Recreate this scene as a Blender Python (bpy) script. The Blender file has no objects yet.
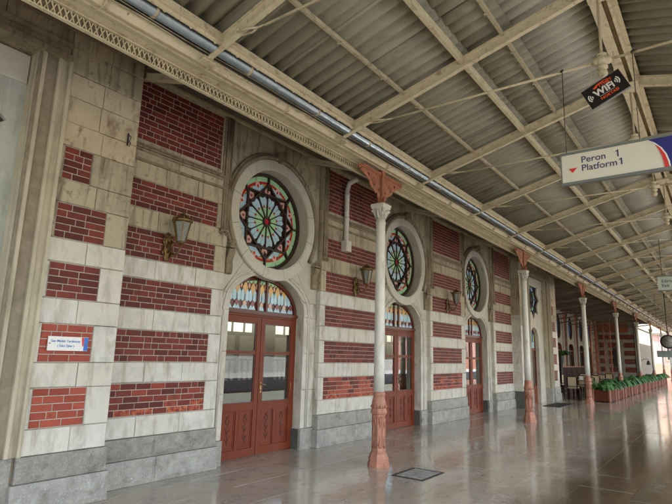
import bpy, math, random
from mathutils import Vector, Matrix
from mathutils.geometry import tessellate_polygon
random.seed(7)
R = math.radians
PI = math.pi
scene = bpy.context.scene
col = scene.collection

# ------------------------------------------------------------------ camera
cam_d = bpy.data.cameras.new("camera")
cam_d.sensor_width = 36.0
cam_d.lens = 519.29 * 36.0 / 672.0
cam_d.clip_start = 0.05
cam_d.clip_end = 600
cam = bpy.data.objects.new("camera", cam_d)
col.objects.link(cam)
CR = Vector((0.59351, -0.80439, 0.02654)); CU = Vector((-0.17084, -0.09369, 0.98083)); CF = Vector((0.78649, 0.58667, 0.19303))
mw = Matrix((CR, CU, -CF)).transposed().to_4x4()
mw.translation = Vector((0, -5.8614, 1.6))
cam.matrix_world = mw
scene.camera = cam

# ------------------------------------------------------------------ light
SUN_EL, SUN_AZ = R(52), R(-112)          # azimuth measured from +X towards +Y: the sun stands behind and to the open track side
world = bpy.data.worlds.new("World"); scene.world = world; world.use_nodes = True
wn = world.node_tree; wn.nodes.clear()
sky = wn.nodes.new("ShaderNodeTexSky"); sky.sky_type = 'NISHITA'; sky.sun_disc = False
sky.sun_elevation = SUN_EL; sky.sun_rotation = R(90) - SUN_AZ
sky.air_density = 1.3; sky.dust_density = 3.0; sky.ozone_density = 1.0
bg = wn.nodes.new("ShaderNodeBackground"); bg.inputs[1].default_value = 0.15
wo = wn.nodes.new("ShaderNodeOutputWorld")
wn.links.new(sky.outputs[0], bg.inputs[0]); wn.links.new(bg.outputs[0], wo.inputs[0])
sl = bpy.data.lights.new("sun", 'SUN'); sl.energy = 4.0; sl.angle = R(0.6); sl.color = (1.0, 0.97, 0.92)
so = bpy.data.objects.new("sun", sl); col.objects.link(so)
sd = Vector((math.cos(SUN_EL) * math.cos(SUN_AZ), math.cos(SUN_EL) * math.sin(SUN_AZ), math.sin(SUN_EL)))
so.rotation_euler = sd.to_track_quat('Z', 'Y').to_euler()
scene.view_settings.view_transform = 'Standard'
scene.view_settings.look = 'None'
scene.view_settings.exposure = 2.15
scene.view_settings.gamma = 1.0
scene.render.engine = 'CYCLES'
cy = scene.cycles
cy.max_bounces = 10; cy.diffuse_bounces = 6; cy.glossy_bounces = 4; cy.transmission_bounces = 6; cy.transparent_max_bounces = 12
cy.use_denoising = True; cy.sample_clamp_indirect = 8
cy.caustics_reflective = False; cy.caustics_refractive = False

# ------------------------------------------------------------------ helpers
def tag(o, label=None, cat=None, group=None, kind=None):
    if label: o['label'] = label
    if cat: o['category'] = cat
    if group: o['group'] = group
    if kind: o['kind'] = kind
    return o

def empty(name, loc=(0, 0, 0), rz=0, parent=None):
    o = bpy.data.objects.new(name, None); col.objects.link(o)
    o.location = loc; o.rotation_euler = (0, 0, rz); o.empty_display_size = 0.1
    if parent: o.parent = parent
    return o

def link(name, me, parent=None, loc=(0, 0, 0)):
    o = bpy.data.objects.new(name, me); col.objects.link(o)
    o.location = loc
    if parent: o.parent = parent
    return o

def copy_tree(o, parent=None):
    c = o.copy(); col.objects.link(c); c.parent = parent
    for ch in [x for x in KIDS(o)]: copy_tree(ch, c)
    return c
def KIDS(o): return list(o.children)

class MB:
    def __init__(s): s.v = []; s.f = []; s.sm = []
    def add(s, vs, fs, smooth=False):
        n = len(s.v); s.v += [tuple(v) for v in vs]
        s.f += [tuple(i + n for i in f) for f in fs]; s.sm += [smooth] * len(fs)
        return s
    def box(s, x0, x1, y0, y1, z0, z1):
        return s.add([(x0,y0,z0),(x1,y0,z0),(x1,y1,z0),(x0,y1,z0),(x0,y0,z1),(x1,y0,z1),(x1,y1,z1),(x0,y1,z1)],
              [(3,2,1,0),(4,5,6,7),(0,1,5,4),(1,2,6,5),(2,3,7,6),(3,0,4,7)])
    def cbox(s, x0, x1, yf, yb, z0, z1, c=0.006):
        """block whose chamfered front looks to -Y"""
        return s.add([(x0+c,yf,z0+c),(x1-c,yf,z0+c),(x1-c,yf,z1-c),(x0+c,yf,z1-c),
                      (x0,yf+c,z0),(x1,yf+c,z0),(x1,yf+c,z1),(x0,yf+c,z1),
                      (x0,yb,z0),(x1,yb,z0),(x1,yb,z1),(x0,yb,z1)],
              [(0,1,2,3),(4,5,1,0),(5,6,2,1),(6,7,3,2),(7,4,0,3),(8,9,5,4),(9,10,6,5),(10,11,7,6),(11,8,4,7),(8,11,10,9)])
    def obox(s, p, q, w, h, up=(0,0,1)):
        """bar from p to q, width w (sideways) and height h (along up)"""
        p = Vector(p); q = Vector(q); d = (q-p).normalized(); u = Vector(up)
        a = d.cross(u)
        if a.length < 1e-4: a = d.cross(Vector((1,0,0)))
        a.normalize(); b = a.cross(d).normalized()
        a *= w/2; b *= h/2
        vs = [p-a-b, p+a-b, p+a+b, p-a+b, q-a-b, q+a-b, q+a+b, q-a+b]
        return s.add(vs, [(3,2,1,0),(4,5,6,7),(0,1,5,4),(1,2,6,5),(2,3,7,6),(3,0,4,7)])
    def tube(s, path, r, n=8, closed=False, smooth=True):
        path = [Vector(p) for p in path]; m = len(path); vs = []; fs = []
        rs = r if isinstance(r, (list, tuple)) else [r] * m
        prev = None
        for i, p in enumerate(path):
            if closed: t = path[(i+1) % m] - path[i-1]
            else: t = path[min(i+1, m-1)] - path[max(i-1, 0)]
            t.normalize()
            if prev is None:
                a = t.cross(Vector((0,0,1)))
                if a.length < 1e-3: a = t.cross(Vector((1,0,0)))
            else: a = prev - t * prev.dot(t)
            a.normalize(); prev = a; b = t.cross(a)
            for k in range(n):
                an = 2*PI*k/n
                vs.append(p + (a*math.cos(an) + b*math.sin(an)) * rs[i])
        for i in range(m if closed else m-1):
            j = (i+1) % m
            for k in range(n):
                l = (k+1) % n
                fs.append((i*n+k, i*n+l, j*n+l, j*n+k))
        if not closed:
            fs.append(tuple(range(n))[::-1]); fs.append(tuple((m-1)*n+k for k in range(n)))
        return s.add(vs, fs, smooth)
    def lathe(s, prof, c=(0,0,0), n=16, smooth=True, rot=0.0, sx=1, sy=1):
        vs = []; fs = []; m = len(prof)
        for r, z in prof:
            for k in range(n):
                a = rot + 2*PI*k/n
                vs.append((c[0]+r*math.cos(a)*sx, c[1]+r*math.sin(a)*sy, c[2]+z))
        for i in range(m-1):
            for k in range(n):
                l = (k+1) % n
                fs.append((i*n+k, i*n+l, (i+1)*n+l, (i+1)*n+k))
        fs.append(tuple(range(n))[::-1]); fs.append(tuple((m-1)*n+k for k in range(n)))
        return s.add(vs, fs, smooth)
    def prism(s, loops, y0, y1, back=True, origin=(0,0,0)):
        """XZ polygon (first loop outer, others holes) extruded from y0 (front, -Y side) to y1"""
        pts = [[Vector((p[0], 0, p[1])) for p in L] for L in loops]
        tris = tessellate_polygon(pts)
        flat = [p for L in loops for p in L]; n = len(flat)
        ox, oy, oz = origin
        vs = [(p[0]+ox, y0+oy, p[1]+oz) for p in flat] + [(p[0]+ox, y1+oy, p[1]+oz) for p in flat]
        fs = []
        for t in tris:
            a, b, c = (flat[i] for i in t)
            cr = (b[0]-a[0])*(c[1]-a[1]) - (b[1]-a[1])*(c[0]-a[0])
            t2 = tuple(t) if cr > 0 else tuple(reversed(t))
            fs.append(t2)
            if back: fs.append(tuple(i+n for i in reversed(t2)))
        k = 0
        for L in loops:
            m = len(L)
            for i in range(m):
                j = (i+1) % m
                fs.append((k+i, k+j, k+j+n, k+i+n))
            k += m
        return s.add(vs, fs)
    def xprof(s, prof, x0, x1, closed=True):
        """(y,z) profile run along X"""
        n = len(prof)
        vs = [(x0, y, z) for y, z in prof] + [(x1, y, z) for y, z in prof]
        fs = [(i, (i+1) % n, (i+1) % n + n, i+n) for i in range(n if closed else n-1)]
        if closed: fs += [tuple(range(n))[::-1], tuple(range(n, 2*n))]
        return s.add(vs, fs)
    def mesh(s, name, mat):
        me = bpy.data.meshes.new(name); me.from_pydata(s.v, [], s.f)
        me.polygons.foreach_set("use_smooth", s.sm)
        if mat: me.materials.append(mat)
        me.update()
        return me
    def build(s, name, mat, parent=None, loc=(0,0,0)):
        return link(name, s.mesh(name, mat), parent, loc)

def fix_normals(me):
    import bmesh
    bm = bmesh.new(); bm.from_mesh(me); bmesh.ops.recalc_face_normals(bm, faces=bm.faces); bm.to_mesh(me); bm.free()

def text_mesh(txt, size, mat, name="lettering", bold=0.0, ext=0.0012, align='LEFT'):
    cu = bpy.data.curves.new(name, 'FONT'); cu.body = txt; cu.size = size; cu.extrude = ext; cu.offset = bold
    cu.align_x = align; cu.resolution_u = 3
    ob = bpy.data.objects.new(name + "_tmp", cu); col.objects.link(ob)
    dg = bpy.context.evaluated_depsgraph_get()
    me = bpy.data.meshes.new_from_object(ob.evaluated_get(dg))
    bpy.data.objects.remove(ob); bpy.data.curves.remove(cu)
    me.materials.clear(); me.materials.append(mat); me.name = name
    return me

# ------------------------------------------------------------------ materials
def nmat(name):
    m = bpy.data.materials.new(name); m.use_nodes = True
    nt = m.node_tree; nt.nodes.clear()
    out = nt.nodes.new("ShaderNodeOutputMaterial"); b = nt.nodes.new("ShaderNodeBsdfPrincipled")
    nt.links.new(b.outputs[0], out.inputs[0])
    return m, nt, b, out

def mix(nt, a, b, fac, mode='MIX'):
    n = nt.nodes.new("ShaderNodeMix"); n.data_type = 'RGBA'; n.blend_type = mode
    for sock, v in ((n.inputs[6], a), (n.inputs[7], b), (n.inputs[0], fac)):
        if isinstance(v, bpy.types.NodeSocket): nt.links.new(v, sock)
        elif isinstance(v, (int, float)): sock.default_value = v
        else: sock.default_value = (*v, 1)
    return n.outputs[2]

def ramp(nt, src, p0, p1, c0=(0,0,0), c1=(1,1,1)):
    n = nt.nodes.new("ShaderNodeValToRGB")
    n.color_ramp.elements[0].position = p0; n.color_ramp.elements[1].position = p1
    n.color_ramp.elements[0].color = (*c0, 1); n.color_ramp.elements[1].color = (*c1, 1)
    nt.links.new(src, n.inputs[0]); return n.outputs[0]

def noise(nt, vec, scale, detail=4, rough=0.55, dist=0.0):
    n = nt.nodes.new("ShaderNodeTexNoise"); n.inputs['Scale'].default_value = scale
    n.inputs['Detail'].default_value = detail; n.inputs['Roughness'].default_value = rough
    n.inputs['Distortion'].default_value = dist
    nt.links.new(vec, n.inputs['Vector']); return n.outputs['Fac']

def pos(nt, sc=(1,1,1)):
    g = nt.nodes.new("ShaderNodeNewGeometry")
    m = nt.nodes.new("ShaderNodeMapping"); m.inputs['Scale'].default_value = sc
    nt.links.new(g.outputs['Position'], m.inputs[0]); return m.outputs[0]

def rnd(nt):
    g = nt.nodes.new("ShaderNodeNewGeometry"); o = nt.nodes.new("ShaderNodeObjectInfo")
    a = nt.nodes.new("ShaderNodeMath"); a.operation = 'ADD'
    nt.links.new(g.outputs['Random Per Island'], a.inputs[0]); nt.links.new(o.outputs['Random'], a.inputs[1])
    f = nt.nodes.new("ShaderNodeMath"); f.operation = 'FRACT'; nt.links.new(a.outputs[0], f.inputs[0])
    return f.outputs[0]

def surf(name, c1, c2, rough=0.6, nscale=3.0, bump=0.0, bscale=60, rand=None, stain=None, stain_sc=(3,3,0.6), stain_rng=(0.5,0.72),
         spot=None, spot_sc=30, spot_rng=(0.62,0.7), metallic=0.0, rough_var=0.0, spec=0.5, bdist=0.01, squash=(1,1,1)):
    m, nt, b, out = nmat(name)
    p = pos(nt, squash)
    f = ramp(nt, noise(nt, p, nscale, 6, 0.6), 0.3, 0.7)
    c = mix(nt, c1, c2, f)
    if rand:
        rr = rnd(nt)
        c = mix(nt, c, rand, ramp(nt, rr, 0.25, 1.0), 'MIX' if len(rand) == 3 else 'MIX')
    if spot:
        c = mix(nt, c, spot, ramp(nt, noise(nt, p, spot_sc, 3, 0.6), *spot_rng))
    if stain:
        c = mix(nt, c, stain, ramp(nt, noise(nt, pos(nt, stain_sc), 1.6, 7, 0.65, 0.4), *stain_rng))
    nt.links.new(c, b.inputs['Base Color'])
    b.inputs['Metallic'].default_value = metallic
    b.inputs['Specular IOR Level'].default_value = spec
    if rough_var:
        rv = ramp(nt, noise(nt, p, nscale*2.3, 5), 0.3, 0.75, (max(0,rough-rough_var),)*3, (rough+rough_var,)*3)
        nt.links.new(rv, b.inputs['Roughness'])
    else: b.inputs['Roughness'].default_value = rough
    if bump:
        bn = nt.nodes.new("ShaderNodeBump"); bn.inputs['Strength'].default_value = bump; bn.inputs['Distance'].default_value = bdist
        nt.links.new(noise(nt, p, bscale, 6, 0.65), bn.inputs['Height']); nt.links.new(bn.outputs[0], b.inputs['Normal'])
    return m

M = {}
M['marble'] = surf('pale_marble', (0.64,0.635,0.605), (0.49,0.48,0.445), 0.45, 4.5, 0.5, 30, rand=(0.55,0.525,0.46), stain=(0.27,0.23,0.165), stain_sc=(4,4,1.0), stain_rng=(0.50,0.74), spot=(0.42,0.42,0.40), spot_sc=5, spot_rng=(0.55,0.75))
M['beige'] = surf('weathered_beige_stone', (0.43,0.385,0.29), (0.29,0.255,0.185), 0.7, 3.5, 0.5, 40, rand=(0.47,0.42,0.31), stain=(0.10,0.08,0.055), stain_sc=(7,7,0.7), stain_rng=(0.5,0.74), spot=(0.16,0.13,0.09), spot_sc=14, spot_rng=(0.58,0.75))
M['portal'] = surf('portal_stone', (0.54,0.54,0.485), (0.42,0.42,0.37), 0.5, 3.0, 0.35, 40, rand=(0.48,0.46,0.395), stain=(0.20,0.17,0.12), stain_sc=(4,4,0.7), stain_rng=(0.58,0.8))
M['mould'] = surf('sooty_moulding', (0.30,0.25,0.17), (0.17,0.14,0.095), 0.75, 6, 0.6, 50, stain=(0.07,0.055,0.04), stain_sc=(9,9,0.8), stain_rng=(0.5,0.7))
M['slab'] = surf('grey_veined_marble_slab', (0.46,0.50,0.48), (0.34,0.38,0.375), 0.4, 5, 0.15, 40, spot=(0.45,0.48,0.46), spot_sc=6, spot_rng=(0.5,0.65), stain=(0.25,0.26,0.22), stain_sc=(3,3,0.4))
M['portal_light'] = surf('pale_ring_stone', (0.58,0.585,0.54), (0.46,0.465,0.42), 0.45, 3.0, 0.3, 40, rand=(0.52,0.50,0.43), stain=(0.26,0.23,0.17), stain_sc=(4,4,1), stain_rng=(0.6,0.8))
M['beige_smooth'] = surf('smooth_beige_stone', (0.52,0.475,0.37), (0.38,0.34,0.255), 0.6, 2.5, 0.3, 40, stain=(0.13,0.105,0.07), stain_sc=(8,8,0.5), stain_rng=(0.52,0.78))
M['cream_stone'] = surf('patched_cream_stone', (0.56,0.50,0.38), (0.40,0.345,0.24), 0.6, 4.5, 0.5, 30, rand=(0.48,0.42,0.31), stain=(0.17,0.12,0.07), stain_sc=(5,5,2.0), stain_rng=(0.52,0.70), spot=(0.28,0.17,0.08), spot_sc=7, spot_rng=(0.62,0.72))
M['granite'] = surf('grey_granite', (0.40,0.39,0.355), (0.235,0.23,0.21), 0.8, 7, 1.0, 22, rand=(0.40,0.40,0.38), spot=(0.42,0.41,0.38), spot_sc=70, spot_rng=(0.55,0.68), stain=(0.17,0.16,0.14), stain_sc=(3,3,6), stain_rng=(0.52,0.75), bdist=0.04)
M['granite_low'] = surf('bluish_granite', (0.37,0.37,0.35), (0.225,0.225,0.212), 0.75, 7, 1.0, 26, spot=(0.52,0.54,0.55), spot_sc=60, spot_rng=(0.6,0.7), stain=(0.15,0.14,0.12), stain_sc=(3,3,4), stain_rng=(0.55,0.75))
M['dark_granite'] = surf('dark_granite', (0.10,0.105,0.10), (0.06,0.065,0.062), 0.6, 8, 0.5, 40)
M['mortar'] = surf('mortar', (0.50,0.46,0.41), (0.34,0.31,0.27), 0.9, 14, 0.4, 90)
M['joint'] = surf('stone_joint', (0.30,0.26,0.20), (0.20,0.17,0.125), 0.95, 8, 0.4, 60)
def brickmat(name, a, b, c, flake=None):
    m, nt, bs, out = nmat(name)
    p = pos(nt)
    col1 = mix(nt, a, b, ramp(nt, rnd(nt), 0.1, 0.95))
    col1 = mix(nt, col1, c, ramp(nt, noise(nt, p, 22, 5), 0.58, 0.78))
    col1 = mix(nt, col1, (0.05,0.03,0.025), ramp(nt, noise(nt, pos(nt,(2,2,1.0)), 2.2, 6, 0.6), 0.55, 0.85))
    if flake: col1 = mix(nt, col1, flake, ramp(nt, noise(nt, p, 13, 5, 0.7), 0.46, 0.54))
    nt.links.new(col1, bs.inputs['Base Color']); bs.inputs['Roughness'].default_value = 0.5; bs.inputs['Specular IOR Level'].default_value = 0.25
    bn = nt.nodes.new("ShaderNodeBump"); bn.inputs['Strength'].default_value = 0.5; bn.inputs['Distance'].default_value = 0.006
    nt.links.new(noise(nt, p, 60, 6, 0.7), bn.inputs['Height']); nt.links.new(bn.outputs[0], bs.inputs['Normal'])
    return m
M['brick'] = brickmat('dark_red_brick', (0.095,0.019,0.015), (0.185,0.036,0.026), (0.065,0.014,0.012))
M['brick_bright'] = brickmat('repaired_red_brick', (0.25,0.048,0.032), (0.36,0.078,0.05), (0.19,0.04,0.03))
M['brick_orange'] = brickmat('flaked_orange_brick', (0.52,0.13,0.045), (0.34,0.075,0.045), (0.60,0.44,0.33), flake=(0.20,0.035,0.03))
M['door'] = surf('red_brown_door_paint', (0.185,0.036,0.014), (0.14,0.028,0.012), 0.42, 3, 0.15, 30, stain=(0.11,0.026,0.015), stain_sc=(5,5,1.5), stain_rng=(0.55,0.8), rough_var=0.08, spec=0.3)
M['door_dark'] = surf('dark_varnished_wood', (0.13,0.034,0.020), (0.085,0.022,0.014), 0.28, 4, 0.1, 30)
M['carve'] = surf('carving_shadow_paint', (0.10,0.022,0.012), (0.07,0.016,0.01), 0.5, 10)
M['oldframe'] = surf('dark_window_frame', (0.040,0.017,0.012), (0.024,0.011,0.009), 0.5, 8, 0.2, 40)
M['brass'] = surf('old_brass', (0.45,0.33,0.16), (0.30,0.21,0.10), 0.35, 10, metallic=0.9)
M['bronze'] = surf('aged_bronze', (0.20,0.13,0.045), (0.10,0.065,0.022), 0.42, 16, 0.4, 60, metallic=0.65)
M['terracotta'] = surf('salmon_iron_paint', (0.45,0.205,0.14), (0.35,0.155,0.105), 0.5, 6, 0.35, 45, stain=(0.18,0.085,0.06), stain_sc=(7,7,3), stain_rng=(0.50,0.70), spot=(0.10,0.055,0.045), spot_sc=34, spot_rng=(0.63,0.69))
M['terracotta_dark'] = surf('red_oxide_bracket_paint', (0.43,0.185,0.105), (0.31,0.125,0.07), 0.55, 6, 0.3, 45, stain=(0.13,0.055,0.04), stain_sc=(6,6,4), stain_rng=(0.52,0.72))
M['column'] = surf('white_column_paint', (0.66,0.665,0.63), (0.56,0.565,0.53), 0.4, 5, 0.3, 30, stain=(0.36,0.32,0.24), stain_sc=(6,6,1.4), stain_rng=(0.56,0.76), spot=(0.34,0.17,0.07), spot_sc=15, spot_rng=(0.70,0.73))
M['cream'] = surf('cream_steel_paint', (0.66,0.60,0.43), (0.54,0.49,0.34), 0.55, 5, 0.3, 40, stain=(0.24,0.17,0.09), stain_sc=(5,5,9), stain_rng=(0.54,0.76), spot=(0.25,0.13,0.06), spot_sc=24, spot_rng=(0.66,0.73))
M['cream_dull'] = surf('dull_beige_steel_paint', (0.52,0.47,0.33), (0.40,0.355,0.25), 0.55, 5, 0.2, 40, stain=(0.15,0.11,0.07), stain_sc=(6,6,6), stain_rng=(0.52,0.74))
M['brownbeam'] = surf('brown_plate', (0.20,0.15,0.10), (0.14,0.10,0.07), 0.6, 5)
M['sheet'] = surf('weathered_corrugated_sheet', (0.30,0.295,0.23), (0.215,0.212,0.162), 0.7, 2.0, 0.15, 40, rand=(0.25,0.24,0.18), stain=(0.10,0.098,0.072), stain_sc=(1.5,0.5,1), stain_rng=(0.54,0.78))
M['sheet_light'] = surf('pale_corrugated_sheet', (0.42,0.42,0.37), (0.33,0.33,0.285), 0.6, 2.5, 0.1, 40, rand=(0.42,0.41,0.36), stain=(0.26,0.25,0.20), stain_sc=(1.5,0.6,1), stain_rng=(0.54,0.78))
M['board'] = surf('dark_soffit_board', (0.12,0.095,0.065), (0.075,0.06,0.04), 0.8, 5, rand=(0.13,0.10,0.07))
M['zinc'] = surf('zinc', (0.26,0.30,0.32), (0.18,0.21,0.225), 0.33, 8, 0.1, 20, metallic=0.75)
M['beam_dark'] = surf('grimy_steel_paint', (0.20,0.165,0.11), (0.13,0.105,0.07), 0.7, 5)
M['iron'] = surf('dark_iron', (0.05,0.045,0.04), (0.03,0.028,0.025), 0.5, 10, metallic=0.3)
M['white'] = surf('white_enamel', (0.74,0.75,0.74), (0.70,0.71,0.70), 0.35, 6)
M['signcream'] = surf('aged_sign_white', (0.66,0.64,0.55), (0.62,0.60,0.52), 0.4, 4, stain=(0.45,0.40,0.30), stain_sc=(6,6,6), stain_rng=(0.68,0.8))
M['signgrey'] = surf('grey_sign_frame', (0.16,0.18,0.17), (0.12,0.135,0.13), 0.45, 6)
M['signblue'] = surf('navy_sign_blue', (0.018,0.02,0.20), (0.016,0.018,0.16), 0.35, 6, spot=(0.25,0.26,0.32), spot_sc=26, spot_rng=(0.72,0.74))
M['plaqueblue'] = surf('plaque_blue', (0.01,0.13,0.55), (0.01,0.12,0.50), 0.35, 6)
M['signred'] = surf('sign_red', (0.62,0.03,0.03), (0.55,0.025,0.025), 0.4, 6)
M['signblack'] = surf('sign_black', (0.008,0.008,0.009), (0.006,0.006,0.007), 0.3, 6)
M['ink'] = surf('navy_ink', (0.03,0.03,0.12), (0.025,0.025,0.10), 0.5, 6)
M['plaqueink'] = surf('pale_blue_ink', (0.08,0.20,0.52), (0.07,0.18,0.48), 0.5, 6)
M['orange'] = surf('orange_red_print', (0.80,0.10,0.02), (0.75,0.09,0.02), 0.5, 6)
M['printwhite'] = surf('white_print', (0.75,0.76,0.76), (0.72,0.73,0.73), 0.5, 6)
M['farsign'] = surf('pale_green_sign', (0.48,0.56,0.50), (0.44,0.52,0.47), 0.45, 6)
M['clockface'] = surf('clock_face', (0.30,0.31,0.30), (0.26,0.27,0.26), 0.4, 6)
M['planter'] = surf('red_brown_planter_wood', (0.12,0.030,0.015), (0.075,0.020,0.011), 0.7, 4, 0.3, 40, rand=(0.12,0.03,0.018), squash=(1,1,4), spec=0.2)
M['planter_post'] = surf('pinkish_turned_wood', (0.30,0.115,0.075), (0.19,0.07,0.045), 0.5, 6)
M['fern'] = surf('fern_green', (0.055,0.17,0.045), (0.03,0.10,0.028), 0.45, 7, rand=(0.11,0.26,0.08))
M['fern2'] = surf('dark_fern_green', (0.035,0.12,0.035), (0.02,0.07,0.022), 0.45, 7, rand=(0.07,0.17,0.06))
M['soil'] = surf('soil', (0.04,0.03,0.02), (0.025,0.018,0.012), 0.9, 10)
M['upholstery'] = surf('cream_upholstery', (0.55,0.45,0.29), (0.48,0.38,0.24), 0.7, 6)
M['darkwood'] = surf('dark_wood', (0.028,0.011,0.007), (0.017,0.007,0.005), 0.65, 6, squash=(1,1,3), spec=0.15)
M['cloth'] = surf('table_cloth', (0.55,0.50,0.42), (0.48,0.43,0.36), 0.8, 6)
M['redwall'] = surf('oxide_red_plaster', (0.20,0.048,0.026), (0.14,0.034,0.02), 0.7, 3, 0.2, 30)
M['orangewall'] = surf('orange_plaster', (0.36,0.10,0.035), (0.28,0.075,0.028), 0.7, 3, 0.2, 30)
M['grey_stone'] = surf('grey_arch_stone', (0.34,0.325,0.28), (0.22,0.21,0.18), 0.7, 4, 0.3, 30)
M['pink'] = surf('pink_plaster', (0.62,0.36,0.30), (0.56,0.31,0.26), 0.8, 1.0)
M['pinklow'] = surf('salmon_plaster', (0.55,0.24,0.17), (0.50,0.21,0.15), 0.8, 1.0)
M['tile'] = surf('tan_roof_tile', (0.42,0.30,0.19), (0.32,0.22,0.14), 0.8, 4, rand=(0.36,0.27,0.18))
M['ballast'] = surf('track_ballast', (0.30,0.28,0.25), (0.20,0.19,0.17), 0.9, 6, 0.8, 12)
M['concrete'] = surf('concrete', (0.42,0.40,0.37), (0.34,0.325,0.30), 0.8, 2)
M['rail'] = surf('rail_steel', (0.20,0.15,0.12), (0.14,0.10,0.08), 0.4, 6, metallic=0.5)
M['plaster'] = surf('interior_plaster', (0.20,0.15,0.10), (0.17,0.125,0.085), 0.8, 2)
M['interior_floor'] = surf('interior_tile_floor', (0.26,0.24,0.21), (0.20,0.185,0.165), 0.2, 2)

def glassy(name, c, c2=None, rough=0.22, tr=0.12):
    m, nt, b, out = nmat(name)
    f = ramp(nt, noise(nt, pos(nt), 9, 4), 0.3, 0.7)
    cc = mix(nt, c, c2 or tuple(x*0.75 for x in c), f)
    nt.links.new(cc, b.inputs['Base Color']); b.inputs['Roughness'].default_value = rough
    t = nt.nodes.new("ShaderNodeBsdfTranslucent"); nt.links.new(cc, t.inputs[0])
    mx = nt.nodes.new("ShaderNodeMixShader"); mx.inputs[0].default_value = tr
    nt.links.new(b.outputs[0], mx.inputs[1]); nt.links.new(t.outputs[0], mx.inputs[2]); nt.links.new(mx.outputs[0], out.inputs[0])
    return m
M['g_green'] = glassy('pale_green_glass', (0.50,0.88,0.54))
M['g_blue'] = glassy('sky_blue_glass', (0.55,0.82,0.98))
M['g_pink'] = glassy('pink_glass', (0.86,0.55,0.48))
M['g_orange'] = glassy('amber_glass', (0.85,0.50,0.16))
M['g_red'] = glassy('red_glass', (0.62,0.03,0.04))
M['g_maroon'] = glassy('maroon_glass', (0.34,0.08,0.11))
M['g_deep'] = glassy('deep_blue_glass', (0.06,0.16,0.42))
M['frost'] = glassy('cream_curtain', (0.66,0.60,0.46), rough=.8, tr=.45)
M['lampglass'] = glassy('cloudy_lamp_glass', (0.19,0.20,0.18), rough=0.12, tr=0.2)

def clear_glass(name):
    m = bpy.data.materials.new(name); m.use_nodes = True; nt = m.node_tree; nt.nodes.clear()
    out = nt.nodes.new("ShaderNodeOutputMaterial"); g = nt.nodes.new("ShaderNodeBsdfGlossy"); t = nt.nodes.new("ShaderNodeBsdfTransparent")
    g.inputs['Roughness'].default_value = 0.01; t.inputs[0].default_value = (0.86,0.90,0.88,1)
    lw = nt.nodes.new("ShaderNodeLayerWeight"); lw.inputs[0].default_value = 0.5
    pw_ = nt.nodes.new("ShaderNodeMath"); pw_.operation = 'POWER'; pw_.inputs[1].default_value = 2.6; nt.links.new(lw.outputs['Facing'], pw_.inputs[0])
    ad = nt.nodes.new("ShaderNodeMath"); ad.operation = 'MULTIPLY_ADD'; ad.inputs[1].default_value = 0.85; ad.inputs[2].default_value = 0.055
    nt.links.new(pw_.outputs[0], ad.inputs[0])
    nz = nt.nodes.new("ShaderNodeBump"); nz.inputs['Strength'].default_value = 0.03; nz.inputs['Distance'].default_value = 0.01
    nt.links.new(noise(nt, pos(nt), 3.0, 2), nz.inputs['Height']); nt.links.new(nz.outputs[0], g.inputs['Normal'])
    mx = nt.nodes.new("ShaderNodeMixShader"); nt.links.new(ad.outputs[0], mx.inputs[0])
    nt.links.new(t.outputs[0], mx.inputs[1]); nt.links.new(g.outputs[0], mx.inputs[2]); nt.links.new(mx.outputs[0], out.inputs[0])
    return m
M['glass'] = clear_glass('window_glass')

def emis(name, c, s):
    m = bpy.data.materials.new(name); m.use_nodes = True; nt = m.node_tree; nt.nodes.clear()
    out = nt.nodes.new("ShaderNodeOutputMaterial"); e = nt.nodes.new("ShaderNodeEmission")
    e.inputs[0].default_value = (*c, 1); e.inputs[1].default_value = s; nt.links.new(e.outputs[0], out.inputs[0]); return m
M['bulb'] = emis('lit_bulb', (1.0, 0.72, 0.35), 6.0)

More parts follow.
